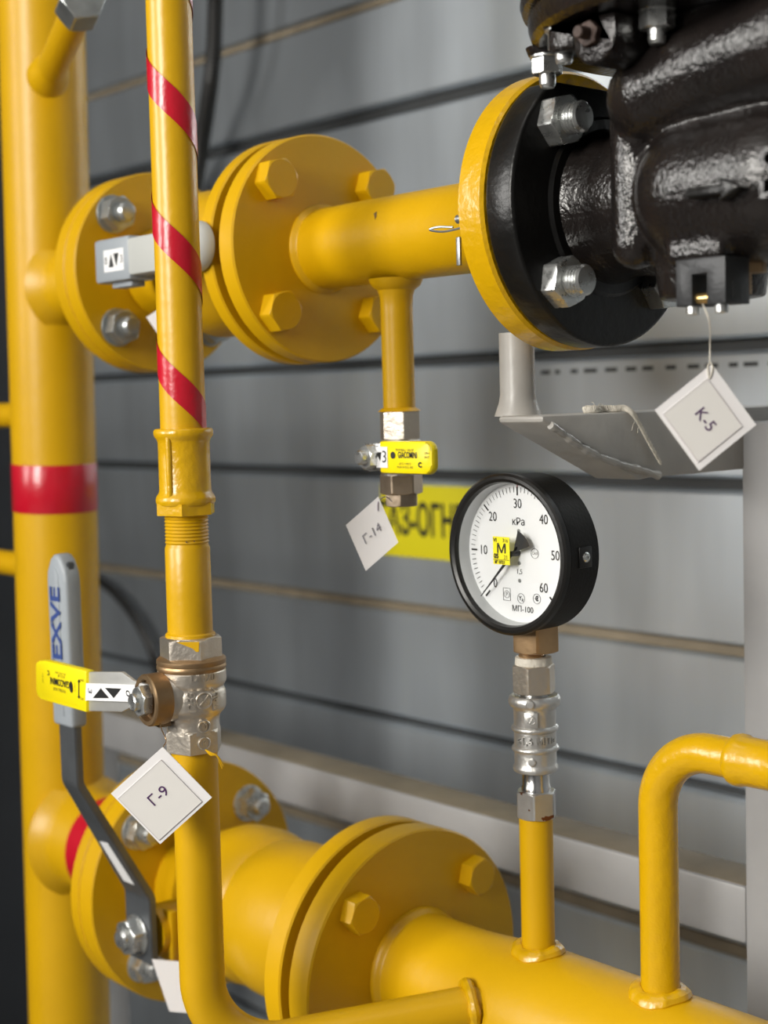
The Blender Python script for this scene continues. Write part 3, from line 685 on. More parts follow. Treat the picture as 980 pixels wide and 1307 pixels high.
def wrapcyl(o, axis, refdir, R):
    """text wrapped on a cylinder: x goes round, y along the axis, z outwards"""
    z = Vector(axis).normalized(); xr = (Vector(refdir)-z*Vector(refdir).dot(z)).normalized(); t = z.cross(xr)
    return lambda x, y, d: Vector(o)+z*y+(xr*math.cos(x/R)+t*math.sin(x/R))*(R+d)
def front_valve():
    r = thing('ball_valve', 'nickel brass ball valve with yellow lever sleeve in the foreground, below the striped pipe', 'valve', fpt(958))
    lz = lambda y0, y1: (fpt(y0)-fpt(y1)).length
    b = MB(); b.hexa(fpt(838), fdir, .0330, lz(811, 838), ref=(.75, -.66, 0), top=True, rot=.593); h = b.build('hex_end', M['nickel'], r)
    b = MB(); lathe_px(b, [(.0160, 836), (.0190, 837), (.0207, 840), (.0208, 844), (.0203, 846), (.0208, 848), (.0208, 851), (.0200, 854)]); b.build('collar', M['bronze'], r)
    b = MB(); lathe_px(b, [(.0198, 853), (.0205, 855), (.0206, 866), (.0204, 869), (.0198, 871.5), (.0190, 873.5), (.0188, 875.5), (.0192, 878), (.0199, 881), (.0201, 890), (.0200, 899), (.0197, 902), (.0188, 905.5), (.0170, 909), (.0160, 913), (.0157, 917), (.0157, 924), (.0160, 933)])
    st = Vector((-.12, -.993, 0)).normalized(); oc = fpt(885)
    b.lathe([(.0150, .006), (.0145, .0185), (.0125, .0215), (.0120, .025)], oc, st, 40)
    body = b.build('body', M['nickel'], r)
    b = MB(); b.hexa(fpt(956), fdir, .0305, lz(926, 956), ref=(.75, -.66, 0), top=True, rot=.0, slope=1.1); b.build('hex_end', M['nickel'], r)
    # yellow paint that ran over the hexagons
    b = MB(); fr0 = Vector((.749, -.658, 0)); rg0 = Vector((.658, .749, 0)); a_ = math.radians(-4)
    nf = fr0*math.cos(a_)+rg0*math.sin(a_); xf = rg0*math.cos(a_)-fr0*math.sin(a_)
    b.prism([(-.0050, -.0012), (.0085, -.0012), (.0080, -.0072), (.0064, -.0072), (.0045, -.0052)], fpt(811)+nf*.01655, xf, fdir, .0003); lab(b.build('paint_run', M['yellow'], r), 'yellow paint run over the hexagon')
    # cast marks, raised
    front = Vector((.749, -.658, 0)); rgt = Vector((.66, .75, 0)); b = MB()
    def dirat(px_off, R): a = math.asin(max(-1, min(1, px_off*.000455/R))); return front*math.cos(a)+rgt*math.sin(a)
    ax_c = lambda y: 215+y*.0345
    textmesh(b, 'DN20', .0062, wrapcyl(fpt(858.5), fdir, dirat(20, .0205), .0206), depth=.0008)
    w1 = wrapcyl(fpt(889), fdir, dirat(5, .02), .0200); textmesh(b, '1255', .0068, lambda x, y, z: w1(-y, x, z), depth=.0010)
    w2 = wrapcyl(fpt(887), fdir, dirat(33, .02), .0200); textmesh(b, 'ITALY', .0054, lambda x, y, z: w2(-y, x, z), depth=.0010)
    w3 = wrapcyl(fpt(887), fdir, dirat(20, .02), .0200)
    def ring(w, R, rr=.0006):
        b.tube([w(R*math.cos(a), R*math.sin(a), .0002) for a in [2*PI*k/28 for k in range(29)]], rr, 6, cap=False)
    ring(w3, .0048); b.tube([w3(-.0034, -.0034, .0002), w3(0, 0, .0002), w3(.0034, .0034, .0002)], .0005, 6); textmesh(b, '3', .0036, lambda x, y, z: w3(x-.0017, y+.0015, z), depth=.0008); textmesh(b, '4', .0036, lambda x, y, z: w3(x+.0017, y-.0015, z), depth=.0008)
    w4 = wrapcyl(fpt(921), fdir, dirat(18, .0163), .0162); ring(w4, .0036); textmesh(b, 'M', .0042, w4, depth=.0009)
    n5 = Vector((.749, -.658, 0))*math.cos(PI/6)+Vector((.658, .749, 0))*.5; f5 = flat(fpt(943)+n5*.01535, Vector((-n5.y, n5.x, 0)), fdir); 
    ring(lambda x, y, z: f5(x, y, z+.0002), .0036); textmesh(b, 'K', .0042, f5, depth=.0010)
    b.build('cast_marks', M['nickel'], body)
    # stem gland, lever plate, nut
    G = oc+st*.0215
    b = MB(); b.lathe([(.0135, -.003), (.0152, -.002), (.0155, 0), (.0155, .0085), (.0148, .0095), (.0125, .0095), (.0118, .006), (0, .006)], G, st, 48)
    b.prism([(-.004, -.0165), (.004, -.0165), (.003, -.0135), (-.003, -.0135)], G+st*.003, (-st.y, st.x, 0), ZAX, -.008); b.build('gland', M['bronze'], r)
    # lever: local frame u = away along the lever, v = up, n = st
    u = Vector((-.985, .12, .0)).normalized(); 
    n = st.copy(); u = (u-n*u.dot(n)).normalized(); v = n.cross(u); v = v if v.z > 0 else -v
    Pn = G+n*.0062
    # points where the pixel outline meets the lever plane
    def onL(px, py, off=0.0):
        rr = ray(px, py); p0 = Pn+n*off; k = p0.dot(n)/rr.dot(n); p = rr*k-p0; return (p.dot(u), p.dot(v))
    b = MB(); pl = [onL(118, 857), onL(160, 857), onL(175, 868), onL(192, 873), onL(196, 886), onL(192, 898), onL(178, 899), onL(160, 908), onL(118, 907)]
    # order so that u x v prism goes along +n or -n consistently
    sg = 1 if u.cross(v).dot(n) > 0 else -1
    b.prism(pl[::sg], Pn, u, v, .0026*sg, .0007); Lp = b.build('lever', M['satin'], r)
    b = MB(); pl = [onL(53, 845), onL(57, 842), onL(66, 842), onL(118, 855), onL(118, 908.5), onL(60, 892), onL(55, 887), onL(53.5, 880)]
    b.prism(pl[::sg], Pn-n*.002, u, v, .0066*sg, .0016); b.build('sleeve', M['handle_yellow'], Lp)
    hN = .0048
    b = MB(); sp = [onL(110, 872, .0048), onL(172, 874, .0048), onL(172, 896, .0048), onL(109, 894, .0048)]
    b.prism(sp[::sg], Pn+n*.0046, u, v, .0003*sg); b.build('sticker', M['print_white'], Lp)
    b = MB()
    def tri(a, c, d, mb=b):
        t = bmesh.new(); t.faces.new([t.verts.new(Pn+n*.0051+u*q[0]+v*q[1]) for q in (onL(*a, .0051), onL(*c, .0051), onL(*d, .0051))]); mb.add(t)
    tri((128.5, 878.5), (118.5, 891), (139, 891)); tri((134, 878), (154.5, 879), (145, 891))
    # upside-down figures, read from the other side of the lever
    def lt(px, py, off=.0050):
        p = onL(px, py, off); o = Pn+n*off+u*p[0]+v*p[1]; return o
    rd = (lt(70, 870)-lt(110, 880)).normalized()       # reading direction (upside down): right to left
    dn = -(v-rd*v.dot(rd)).normalized()
    textmesh(b, '3', .0085, flat(lt(114.5, 882), -v, -rd if False else (lt(118, 882)-lt(108, 882)))); 
    textmesh(b, '0', .0085, flat(lt(163, 885), -v, (lt(118, 882)-lt(108, 882))))
    textmesh(b, 'GIACOMINI', .0066, flat(lt(76, 871), rd, dn), bold=.00008, xs=.98)
    textmesh(b, 'R910 BALL VALVE', .0030, flat(lt(75.5, 880.5), rd, dn), xs=.9)
    textmesh(b, 'W.O.G. 600', .0024, flat(lt(78, 863.5), rd, dn)); textmesh(b, '-20°C +185°C  PN 42', .0020, flat(lt(77, 859.5), rd, dn))
    textmesh(b, 'C', .0045, flat(lt(61.5, 858.5), rd, dn), bold=.0002)
    vv = flat(lt(54.5, 865), v, rd); textmesh(b, 'EN 331', .0022, vv)
    textmesh(b, 'OPEN', .0021, flat(lt(104.5, 868), rd, dn)); textmesh(b, 'SHUT', .0021, flat(lt(104.5, 892), rd, dn))
    for (px, py) in ((90.5, 877),):
        c = lt(px, py); t = bmesh.new(); t.faces.new([t.verts.new(c+u*(.0026*math.cos(a))+v*(.0038*math.sin(a))) for a in [2*PI*k/24 for k in range(24)]]); b.add(t)
    b.tube([lt(100.5, 868), lt(100.5, 890)], .0003, 6); tri((98.8, 870.5), (100.5, 866.5), (102.2, 870.5)); tri((98.8, 888.5), (102.2, 888.5), (100.5, 892))
    textmesh(b, 'CLOSED', .0016, flat(lt(95.5, 877), v, rd))
    b.build('print', M['ink'], Lp, smooth=False)
    nn = onL(178, 885); No = Pn+n*.0026+u*nn[0]+v*nn[1]; No = Pn+n*.0026
    b = MB(); b.hexa(No, n, .0168, .0056, rot=.15); b.build('nut', M['zinc'], r)
    b = MB(); b.lathe([(.0052, .0), (.0052, .0036), (.0044, .0043), (.0030, .0040), (0, .0036)], No+n*.0054, n, 32); b.build('stud', M['zinc'], r)
front_valve()

# ================================================================== LOWER FLANGED BALL VALVE with long grey lever
def lower_valve():
    r = thing('flanged_ball_valve', 'big yellow flanged ball valve with long cranked grey lever at lower left', 'valve', (-.9, LY, LZ-.1))
    for q0, q1, q2 in ((-1.0315, -1.0125, .1), (-.790, -.7725, .0975)):
        b = MB(); flange(b, q0, q1, LY, LZ, q2); b.build('flange', M['yellow'], r)
    b = MB(); b.disc(.065, (-.773, LY, LZ), XAX, .0098, .0003, 64); b.build('gasket', M['bronze'], r)
    b = MB(); b.lathe([(.040, -1.014), (.043, -1.010), (.044, -.985), (.052, -.970), (.060, -.948), (.0615, -.925), (.0585, -.905), (.0565, -.902), (.060, -.885), (.0605, -.860), (.0570, -.825), (.052, -.800), (.052, -.785)], (0, LY, LZ), XAX, 80); b.build('body', M['yellow'], r)
    for k, (y, z) in enumerate(bolt_circle(4, .0775, PI/4)):
        o = Vector((-1.0125, LY+y, LZ+z)); w = MB(); w.disc(.0155, o, XAX, .002, .0004, 32); w.hexa(o+XAX*.002, XAX, .024, .012, rot=k*.3)
        w.lathe([(.0078, 0), (.0078, .007), (.006, .009), (0, .0095)], o+XAX*.014, XAX, 28); w.build('nut', M['zinc'], r)
    ys = .580
    c = onY(181, 1192, ys)
    b = MB(); b.lathe([(.0, -.004), (.019, -.004), (.019, .022), (.014, .026), (.014, .07)], (c.x, ys+.012, c.z), YAX, 40)
    b.box((c.x-.02, ys+.014, c.z-.022), (c.x+.020, ys+.020, c.z+.018), .001); b.build('stem', M['yellow'], r)
    # lever profile in YZ, extruded in X
    hw = .0118; th = .0058
    z0 = c.z-.020; zk1 = onY(180, 1140, ys).z
    yo = ys-.055
    k2 = onY(92, 998, yo); zk2 = k2.z; zs = onY(88, 925, yo).z; ztop = onY(84, 706, yo).z
    path = [(ys, z0), (ys, zk1), (yo, zk2), (yo, ztop-.006)]
    xt = onY(84, 800, yo).x; 
    X0 = c.x; X1 = xt
    lv = MB(); 
    P = fillet([(0, y, z) for y, z in path], .012, 6); t = bmesh.new(); rows = []
    zz0, zz1 = path[0][1], path[-1][1]
    for i, p in enumerate(P):
        T = (P[min(i+1, len(P)-1)]-P[max(i-1, 0)]).normalized(); N = Vector((0, -T.z, T.y)); 
        if N.y > 0: N = -N
        fz = max(0, min(1, (p.z-zk1)/(zk2-zk1))); xc = X0+(X1-X0)*fz
        wd = hw+.006*(1-fz)
        rows.append([t.verts.new(Vector((xc+sx_*wd, p.y, p.z))+N*(th/2*sn)) for sx_, sn in ((-1, 1), (1, 1), (1, -1), (-1, -1))])
    for A, B in zip(rows, rows[1:]):
        for k in range(4): j = (k+1) % 4; t.faces.new((A[k], A[j], B[j], B[k]))
    t.faces.new(rows[0][::-1]); t.faces.new(rows[-1]); bmesh.ops.recalc_face_normals(t, faces=t.faces)
    bmesh.ops.bevel(t, geom=[e for e in t.edges if e.calc_face_angle(0) > .7], offset=.0009, segments=2, affect='EDGES')
    lv.add(t); L = lv.build('lever', M['lever'], r)
    # sleeve with rounded tip
    b = MB(); pl = []; w = .0140; 
    for qx, qz in ((1, -.020), (.92, -.013), (.55, -.004), (.2, -.0004), (-.2, -.0004), (-.55, -.004), (-.92, -.013), (-1, -.020)): pl.append((X1+w*qx, ztop+qz))
    pl += [(X1-w, zs), (X1+w, zs)]
    b.prism(pl, (0, yo+.0065, 0), XAX, ZAX, .013, .0030, 3); b.prism([(X1-.004, zs+.008), (X1+.004, zs+.008), (X1+.004, ztop-.016), (X1, ztop-.010), (X1-.004, ztop-.016)], (0, yo-.0055, 0), XAX, ZAX, .0016, .0005)
    lab(b.build('grip', M['sleeve'], L), 'grey plastic grip with blue lettering')
    b = MB(); textmesh(b, 'VEXVE', .0190, flat((X1-.0005, yo-.0073, onY(80, 806, yo).z), ZAX, -XAX), bold=.0005, xs=1.22); b.build('lettering', M['blue'], L, smooth=False)
    # white worn label on the cranked part
    A = Vector((0, ys, zk1)); B = Vector((0, yo, zk2)); d = (B-A).normalized(); N = Vector((0, -d.z, d.y)); N = N if N.y < 0 else -N
    m = A+(B-A)*.30; m.x = X0+(X1-X0)*.30
    b = MB(); b.prism([(-.0085, -.020), (.0065, -.020), (.0055, .022), (-.0075, .020)], m+N*(th/2+.0001), (1, 0, 0), d, .0003*(1 if Vector((1, 0, 0)).cross(d).dot(N) > 0 else -1)); lab(b.build('sticker', M['print_white'], L), 'worn white sticker on the cranked part')
    b = MB(); o = Vector((c.x-.0015, ys-th/2, c.z)); b.disc(.0155, o, -YAX, .002, .0004, 32); b.hexa(o-YAX*.002, -YAX, .0245, .0095, rot=.2); b.lathe([(.0078, 0), (.0078, .003), (.0062, .005), (0, .0055)], o-YAX*.0115, -YAX, 28); b.build('stem_nut', M['zinc'], r)
lower_valve()

# ================================================================== LOWER MAIN PIPE with branches
def lower_main():
    r = thing('main_pipe', 'thick yellow lower main pipe with flange and three welded branch pipes', 'pipe', (-.6, LY, LZ-.1))
    b = MB(); flange(b, -.7630, -.7420, LY, LZ, .0975); b.build('flange', M['yellow'], r)
    R = .0445
    b = MB(); b.lathe([(.0435, -.743), (.0435, -.7400), (.0420, -.7375), (.0405, -.7362), (.0400, -.735), (.0400, -.726), (.0400, -.712), (.0403, -.690), (.0415, -.672), (.0440, -.648), (.0450, -.63), (.0450, .6), (0, .6)], (0, LY, LZ), XAX, 96); b.build('pipe', M['yellow'], r)
    for k, (y, z) in enumerate(bolt_circle(4, .0775, PI/4)):
        o = Vector((-.7420, LY+y, LZ+z)); w = MB(); w.hexa(o, XAX, .0235, .0115, rot=.25+k*.1); w.build('bolt', M['yellow'], r)
    def saddle(p, c):
        # let the bead follow the main pipe's round
        d = p.y-LY; return Vector((p.x, p.y, p.z-(R-math.sqrt(max(1e-6, R*R-d*d)))*.95))
    # gauge branch
    g0 = onY(684, 1052, LY); xg = onY(686, 1150, LY).x
    b = MB(); z0 = LZ+R*.8; b.lathe([(.0106, 0), (.0106, g0.z-z0+.012), (0, g0.z-z0+.012)], (xg, LY, z0), ZAX, 40); br = b.build('branch_pipe', M['yellow'], r)
    b = MB(); weld(b, (xg, LY, LZ+R+.0015), ZAX, .0128, .0046, .0003, saddle=saddle); b.build('weld_bead', M['yellow_thick'], br)
    # elbow branch going right
    xe = onY(842, 1200, LY).x; ze = onY(930, 967, LY).z; rr = .0114
    P = fillet([(xe, LY, LZ+R*.8), (xe, LY, ze), (-.467, LY, ze)], .037, 14)
    b = MB(); b.tube(P, rr, 40); br = b.build('branch_pipe', M['yellow_thick'], r)
    b = MB(); weld(b, (xe, LY, LZ+R+.0015), ZAX, .0136, .0050, .0003, saddle=saddle); b.build('weld_bead', M['yellow_thick'], br)
    b = MB(); b.lathe([(.011, 0), (.0128, .0), (.0142, .0015), (.0147, .004), (.0145, .007), (.0136, .0095), (.0134, .030), (.0145, .034), (.0145, .040), (.011, .041)], (-.4775, LY, ze), XAX, 48); b.build('coupling', M['yellow_thick'], br)
    b = MB(); b.tube([(-.44, LY, ze), (.4, LY, ze)], rr, 32); b.build('branch_pipe', M['yellow'], r)
    # bent branch to the striped pipe
    top = fpt(956); p1 = fpt(1150)
    end = Vector((-.646, LY-.030, -.386)); st = onY(380, 1330, .535)
    zlow = -.4015
    s0 = fpt(1100)
    corner = s0-fdir*.0; 
    k = (s0.z-zlow)/fdir.z; corner = s0-fdir*k; corner = Vector((corner.x, corner.y, zlow))
    P = fillet([top, corner, end], .046, 16)
    b = MB(); b.tube(P, .0138, 48); br = b.build('bent_branch', M['yellow'], r)
    d = (end-corner).normalized(); b = MB(); weld(b, end-d*.010, d, .0150, .0040, .0003); b.build('weld_bead', M['yellow_thick'], br)
    # torn strands of sealing tape below the valve
    q = at(262, 957, .858); b = MB()
    for k in range(4):
        e = Vector((random.uniform(-.001, .002), 0, random.uniform(-.002, .001)))
        b.tube(spline([q, at(268, 958+k, .857)+e, at(276, 962, .857)+e, at(283, 972+2*k, .858)+e], 8), .00035, 6)
    lab(b.build('sealing_strand', M['yellow_thick'], br), 'loose strands of sealing tape painted yellow')
lower_main()

# ================================================================== GAUGE COCK
GX = onY(684, 1000, LY).x
def gz(py): return onY(684, py, LY).z
def cock():
    r = thing('gauge_cock', 'silver push-button gauge cock with ribbed body between pressure gauge and yellow branch', 'valve', (GX, LY, gz(1042)))
    O = Vector((GX, LY, 0)); z = gz
    b = MB(); b.hexa(O+ZAX*z(1042), ZAX, .0230, z(1008)-z(1042), ref=(.75, -.66, 0), top=True, bot=True, rot=-.84); b.build('nut', M['rusty_zinc'], r)
    b = MB(); b.lathe([(0, z(1010)), (.0092, z(1010)), (.0092, z(1003)), (.0086, z(1001)), (.0086, z(983)), (0, z(983))], O, ZAX, 40); b.build('sleeve', M['chrome'], r)
    b = MB(); b.lathe([(0, z(903)), (.0088, z(903)), (.0088, z(884)), (0, z(884))], O, ZAX, 40); b.build('sleeve', M['chrome'], r)
    def rg_(y, big=.0148, small=.0132): return [(small, z(y+4)), (big-.0005, z(y+2.6)), (big, z(y+1)), (big, z(y-1)), (big-.0005, z(y-2.6)), (small, z(y-4))]
    b = MB(); prof = [(.008, z(984)), (.0128, z(983.5)), (.0139, z(982)), (.0142, z(979.5)), (.0141, z(977)), (.0134, z(974.5)), (.0131, z(973))]+rg_(954)+rg_(928.5)+[(.0133, z(905)), (.0138, z(902.5)), (.0155, z(900)), (.0163, z(896.5)), (.0164, z(892.5)), (.0157, z(888.5)), (.0145, z(886.5)), (.0115, z(887.5)), (.0088, z(889))]
    b.lathe(prof, O, ZAX, 64); body = b.build('body', M['cast_chrome'], r)
    fr = Vector((.749, -.658, 0)); rg = Vector((.66, .75, 0)); b = MB()
    w = wrapcyl(O+ZAX*z(941), ZAX, fr*.98-rg*.08, .0133); textmesh(b, '≤1,6 МПа', .0062, w, depth=.0012, bold=.0001)
    d = (fr*.97-rg*.26).normalized()
    for yy, R, rad in ((893, .0160, .0027), (967, .0129, .0024)):
        b.lathe([(rad, -.001), (rad, .0012), (rad-.0005, .0016), (0, .0017)], O+ZAX*z(yy)+d*R, d, 24)
    w2 = wrapcyl(O+ZAX*z(914), ZAX, d, .0135)
    b.prism([(-.0042, -.0046), (.0042, -.0046), (.0042, .0046), (-.0042, .0046)], O+ZAX*z(914)+d*.0126, Vector((-d.y, d.x, 0)), ZAX, .0016, .0004)
    b.tube([w2(.0026*math.cos(a), .0026*math.sin(a), .0008) for a in [2*PI*k/24 for k in range(25)]], .0005, 6, cap=False); b.tube([w2(-.001, -.002, .0008), w2(.0, .0, .0009), w2(.001, .002, .0008)], .0005, 6)
    b.build('cast_marks', M['cast_chrome'], body)
    b = MB(); b.hexa(O+ZAX*z(884), ZAX, .0238, z(848)-z(884), ref=(.75, -.66, 0), top=True, bot=True, rot=-.68); b.build('nut', M['nickel'], r)
    b = MB(); b.lathe([(.0095, z(849)), (.0116, z(849)), (.0117, z(845)), (.0113, z(838.5)), (.0102, z(838)), (.0075, z(837.5))], O, ZAX, 40); b.build('seal_ring', M['seal'], r)
cock()

# ================================================================== PRESSURE GAUGE
def gauge():
    gy0, gy1, R = .641, .6745, .0490
    C = Vector((-.6205, 0, -.0980)); gx, gzc = C.x, C.z
    r = thing('pressure_gauge', 'round black pressure gauge with white dial reading near zero, standing on the silver cock', 'gauge', (gx, LY, gz(828)))
    f = lambda y: Vector((gx, y, gzc))
    b = MB(); b.lathe([(0, gy1), (R-.006, gy1), (R-.0025, gy1-.0008), (R-.0008, gy1-.003), (R-.0006, gy0+.006), (R-.001, gy0+.0055)], (gx, 0, gzc), YAX, 128); b.lathe([(.0435, gy0+.006), (.0435, gy0+.016), (0, gy0+.016)], (gx, 0, gzc), YAX, 96)
    b.build('case', M['black_rubber'], r)
    b = MB(); b.lathe([(R-.001, gy0+.006), (R+.0004, gy0+.0045), (R+.0002, gy0+.0012), (R-.0012, gy0), (R-.0030, gy0-.0002), (R-.0048, gy0+.0008), (.0438, gy0+.0022), (.0434, gy0+.003), (.0434, gy0+.007)], (gx, 0, gzc), YAX, 128); b.build('bezel', M['black_gloss'], r)
    yd = gy0+.0125
    b = MB(); b.lathe([(.0426, yd), (.0430, yd-.0045), (.0434, yd-.0085)], (gx, 0, gzc), YAX, 128); b.build('inner_ring', M['trimgrey'], r)
    b = MB(); b.lathe([(0, yd), (.0428, yd)], (gx, 0, gzc), YAX, 128); dial = b.build('dial', M['dial'], r)
    P = lambda ang, rad, y=0.0: Vector((gx+rad*math.cos(ang), yd-.0003-y, gzc+rad*math.sin(ang)))
    A0, A1 = math.radians(225), math.radians(-45)
    b = MB()
    for k in range(61):
        a = A0+(A1-A0)*k/60; maj = k % 10 == 0; mid = k % 5 == 0
        r1 = .0405; r0 = r1-(.0052 if maj else .0042 if mid else .0034); w = .00055 if maj else .00018
        t = bmesh.new(); T = Vector((-math.sin(a), 0, math.cos(a)))
        t.faces.new([t.verts.new(p) for p in (P(a, r0)+T*w, P(a, r1)+T*w, P(a, r1)-T*w, P(a, r0)-T*w)]); b.add(t)
    b.build('scale', M['ink'], dial, smooth=False)
    b = MB()
    for k, s in enumerate(('0', '10', '20', '30', '40', '50', '60')):
        a = A0+(A1-A0)*k/6; rr = .0300 if k not in (0, 6) else .0285
        textmesh(b, s, .0084, flat(P(a, rr), XAX, ZAX), xs=.84)
    T = lambda s, sz, x, z, bold=0.0: textmesh(b, s, sz, flat((gx+x, yd-.0003, gzc+z), XAX, ZAX), bold=bold)
    T('кРа', .0064, .0005, .0190); T('1,5', .0042, .0005, -.0115); T('МП-100', .0052, .0025, -.0345)
    ri = lambda x, z, R_: b.tube([Vector((gx+x+R_*math.cos(q), yd-.0003, gzc+z+R_*math.sin(q))) for q in [2*PI*i/32 for i in range(33)]], .00012, 5, cap=False)
    ri(.0135, .0005, .0030); T('САЗ', .0022, .0135, .0005); ri(.0015, -.0278, .0030); T('Y₂', .0036, .0015, -.0278, .0001); ri(.0145, -.0270, .0030); T('€', .0040, .0145, -.0270, .0002)
    ri(-.0105, -.0262, .0022); T('P', .0034, -.0105, -.0262)
    for a_, c_ in (((-.0135, -.0300), (-.0075, -.0300)), ((-.0075, -.0300), (-.0075, -.0224)), ((-.0075, -.0224), (-.0135, -.0224)), ((-.0135, -.0224), (-.0135, -.0300))):
        b.tube([Vector((gx+a_[0], yd-.0003, gzc+a_[1])), Vector((gx+c_[0], yd-.0003, gzc+c_[1]))], .00012, 5)
    b.build('figures', M['ink'], dial, smooth=False)
    b = MB(); t = bmesh.new(); a = PI/2; Tn = Vector((1, 0, 0)); t.faces.new([t.verts.new(p) for p in (P(a, .0388)+Tn*.0003, P(a, .0424)+Tn*.0003, P(a, .0424)-Tn*.0003, P(a, .0388)-Tn*.0003)]); b.add(t); b.build('red_mark', M['red'], dial, smooth=False)
    for z in (.0135, -.0062, -.0170):
        b = MB(); b.disc(.0012, (gx+.0005, yd-.0006, gzc+z), YAX, .0008, .0002, 20); b.build('screw', M['bluezinc'], dial)
    # needle: slim pointer with a fan-shaped tail
    na = math.radians(225.5); yn = yd-.0058; dv = Vector((math.cos(na), 0, math.sin(na))); T_ = Vector((-dv.z, 0, dv.x))
    b = MB(); o = Vector((gx, yn, gzc))
    def poly(pts, th=.0005): b.prism([(p[0], p[1]) for p in pts], o, dv, T_, th*(1 if dv.cross(T_).y > 0 else -1))
    poly([(-.006, -.0007), (.012, -.0008), (.0395, -.0002), (.0395, .0002), (.012, .0008), (-.006, .0007)])
    fan = [(-.003, .001), (-.003, -.001)]+[(-.0150*math.cos(q), .0150*math.sin(q)) for q in [math.radians(-25+50*i/14) for i in range(15)]]
    poly(fan); b.lathe([(0, -.0012), (.0017, -.0012), (.0017, .006), (0, .006)], o, YAX, 24); b.build('needle', M['ink'], r)
    # glass
    yg = gy0+.0042
    b = MB(); b.lathe([(0, 0), (.0434, 0), (.0434, .0015), (0, .0015)], (gx, yg, gzc), YAX, 96); b.build('glass', M['glass'], r)
    # verification sticker on the glass
    sc = [onY(628.8, 684.5, yg-.0004), onY(650.5, 721.5, yg-.0004)]
    x0, x1, z1, z0 = sc[0].x, sc[1].x, sc[0].z, sc[1].z
    b = MB(); b.box((x0, yg-.0004, z0), (x1, yg-.00005, z1)); st = b.build('verification_sticker', M['sticker_yellow'], r)
    b = MB(); w = x1-x0; h = z1-z0; fx = lambda s, sz, u, v, bold=0.0, xs=1.0: textmesh(b, s, sz, flat((x0+u*w, yg-.0006, z0+v*h), XAX, ZAX), bold=bold, xs=xs)
    fx('М', .0080, .52, .56, .0001, 1.2); fx('VI', .0034, .14, .87, .0001); fx('316', .0032, .76, .87); fx('05', .0040, .20, .29, .0002); fx('21', .0034, .78, .27); fx('№ 0721', .0026, .42, .08, .0001)
    b.box((x0, yg-.0006, z0+.165*h), (x1, yg-.0005, z0+.18*h)); b.build('print', M['ink'], st, smooth=False)
    # screws with square pads on the case sides
    for sg in (1, -1):
        ym = .659; o = Vector((gx+sg*(R-.0012), ym, gzc)); b = MB(); b.box((min(o.x, o.x+sg*.0012), ym-.0055, gzc-.0062), (max(o.x, o.x+sg*.0012), ym+.0055, gzc+.0062), .0004); pd = b.build('screw_pad', M['black_gloss'], r)
        b = MB(); oo = o+Vector((sg*.0010, 0, 0)); b.lathe([(.0030, 0), (.0030, .0008), (.0022, .0016), (.0008, .0018), (.0008, .0010), (0, .0010)], oo, (sg, 0, 0), 28); b.build('screw', M['zinc'], pd)
    # brass stem
    b = MB(); O = Vector((gx, LY-.004, 0)); b.hexa(O+ZAX*gz(829), ZAX, .0275, .018, ref=(.75, -.66, 0), top=False, bot=True, rot=.07); b.lathe([(.0078, gz(838)), (.0080, gz(836)), (.0072, gz(833)), (.0086, gz(831)), (.0086, gz(828))], Vector((GX, LY-.002, 0)), ZAX, 32); lab(b.build('stem', M['brass'], r), 'brass hexagon stem under the case')
gauge()

# ================================================================== HANGING TAGS
def hang_tag(label, corners, d, text, ink, size, rot_uv, wire=None, inset=(.10, .10, .10, .10), bold=0.0, pocket=True, tpos=(.5, .5), dz=None):
    """corners: bottom-left, bottom-right, top-right, top-left in the reading frame of the writing, as photo points on a card hanging at distance d"""
    dd = dz or (d, d, d, d)
    C = [at(*c, q) for c, q in zip(corners, dd)]; cen = sum(C, Vector())/4
    u = (C[1]-C[0]+C[2]-C[3])/2; v = (C[3]-C[0]+C[2]-C[1])/2; n = u.cross(v).normalized()
    if n.dot(FWD) > 0: n = -n
    # a rigid square card, slightly rhombic only by perspective
    W_, H_ = u.length, v.length; un = u.normalized(); vn = v.normalized()
    t = thing('hanging_tag', label, 'tag', max(C, key=lambda p: p.z))
    pt = lambda a, b_, e=0.0: cen+u*(a-.5)+v*(b_-.5)+n*e
    def slab(mb, a0, b0, a1, b1, e0, e1):
        q = bmesh.new(); A = [q.verts.new(pt(a, b_, e0)) for a, b_ in ((a0, b0), (a1, b0), (a1, b1), (a0, b1))]; B = [q.verts.new(pt(a, b_, e1)) for a, b_ in ((a0, b0), (a1, b0), (a1, b1), (a0, b1))]
        q.faces.new(A); q.faces.new(B)
        for i in range(4): j = (i+1) % 4; q.faces.new((A[i], A[j], B[j], B[i]))
        mb.add(q)
    b = MB(); slab(b, 0, 0, 1, 1, -.0006, .0004); card = b.build('card', M['white'], t)
    if pocket:
        l_, b_, r_, t_ = inset
        b = MB(); slab(b, l_, b_, 1-r_, 1-t_, .0004, .0009); lab(b.build('paper', M['paper'], card), 'greyish paper slipped under clear film')
        b = MB()
        e = .00095; w = .004
        slab(b, l_, b_, l_+w*.6, 1-t_, e, e+.0001); slab(b, 1-r_-w, b_, 1-r_, 1-t_, e, e+.0001); slab(b, l_, b_, 1-r_, b_+w, e, e+.0001); slab(b, l_, 1-t_-w*.6, 1-r_, 1-t_, e, e+.0001); b.build('pocket_edge', M['line'], card, smooth=False)
    if text:
        b = MB(); q = pt(*tpos, .0012); textmesh(b, text, size, lambda x, y, z: q+un*x+vn*y, bold=bold); b.build('lettering', ink, card, smooth=False)
    if wire:
        b = MB(); b.tube(spline(wire, 8), .00035, 8); b.build('wire', M['bronze'] if 'foreground' in label else M['seal'] if 'thread' in label else M['line'], t)
    return t
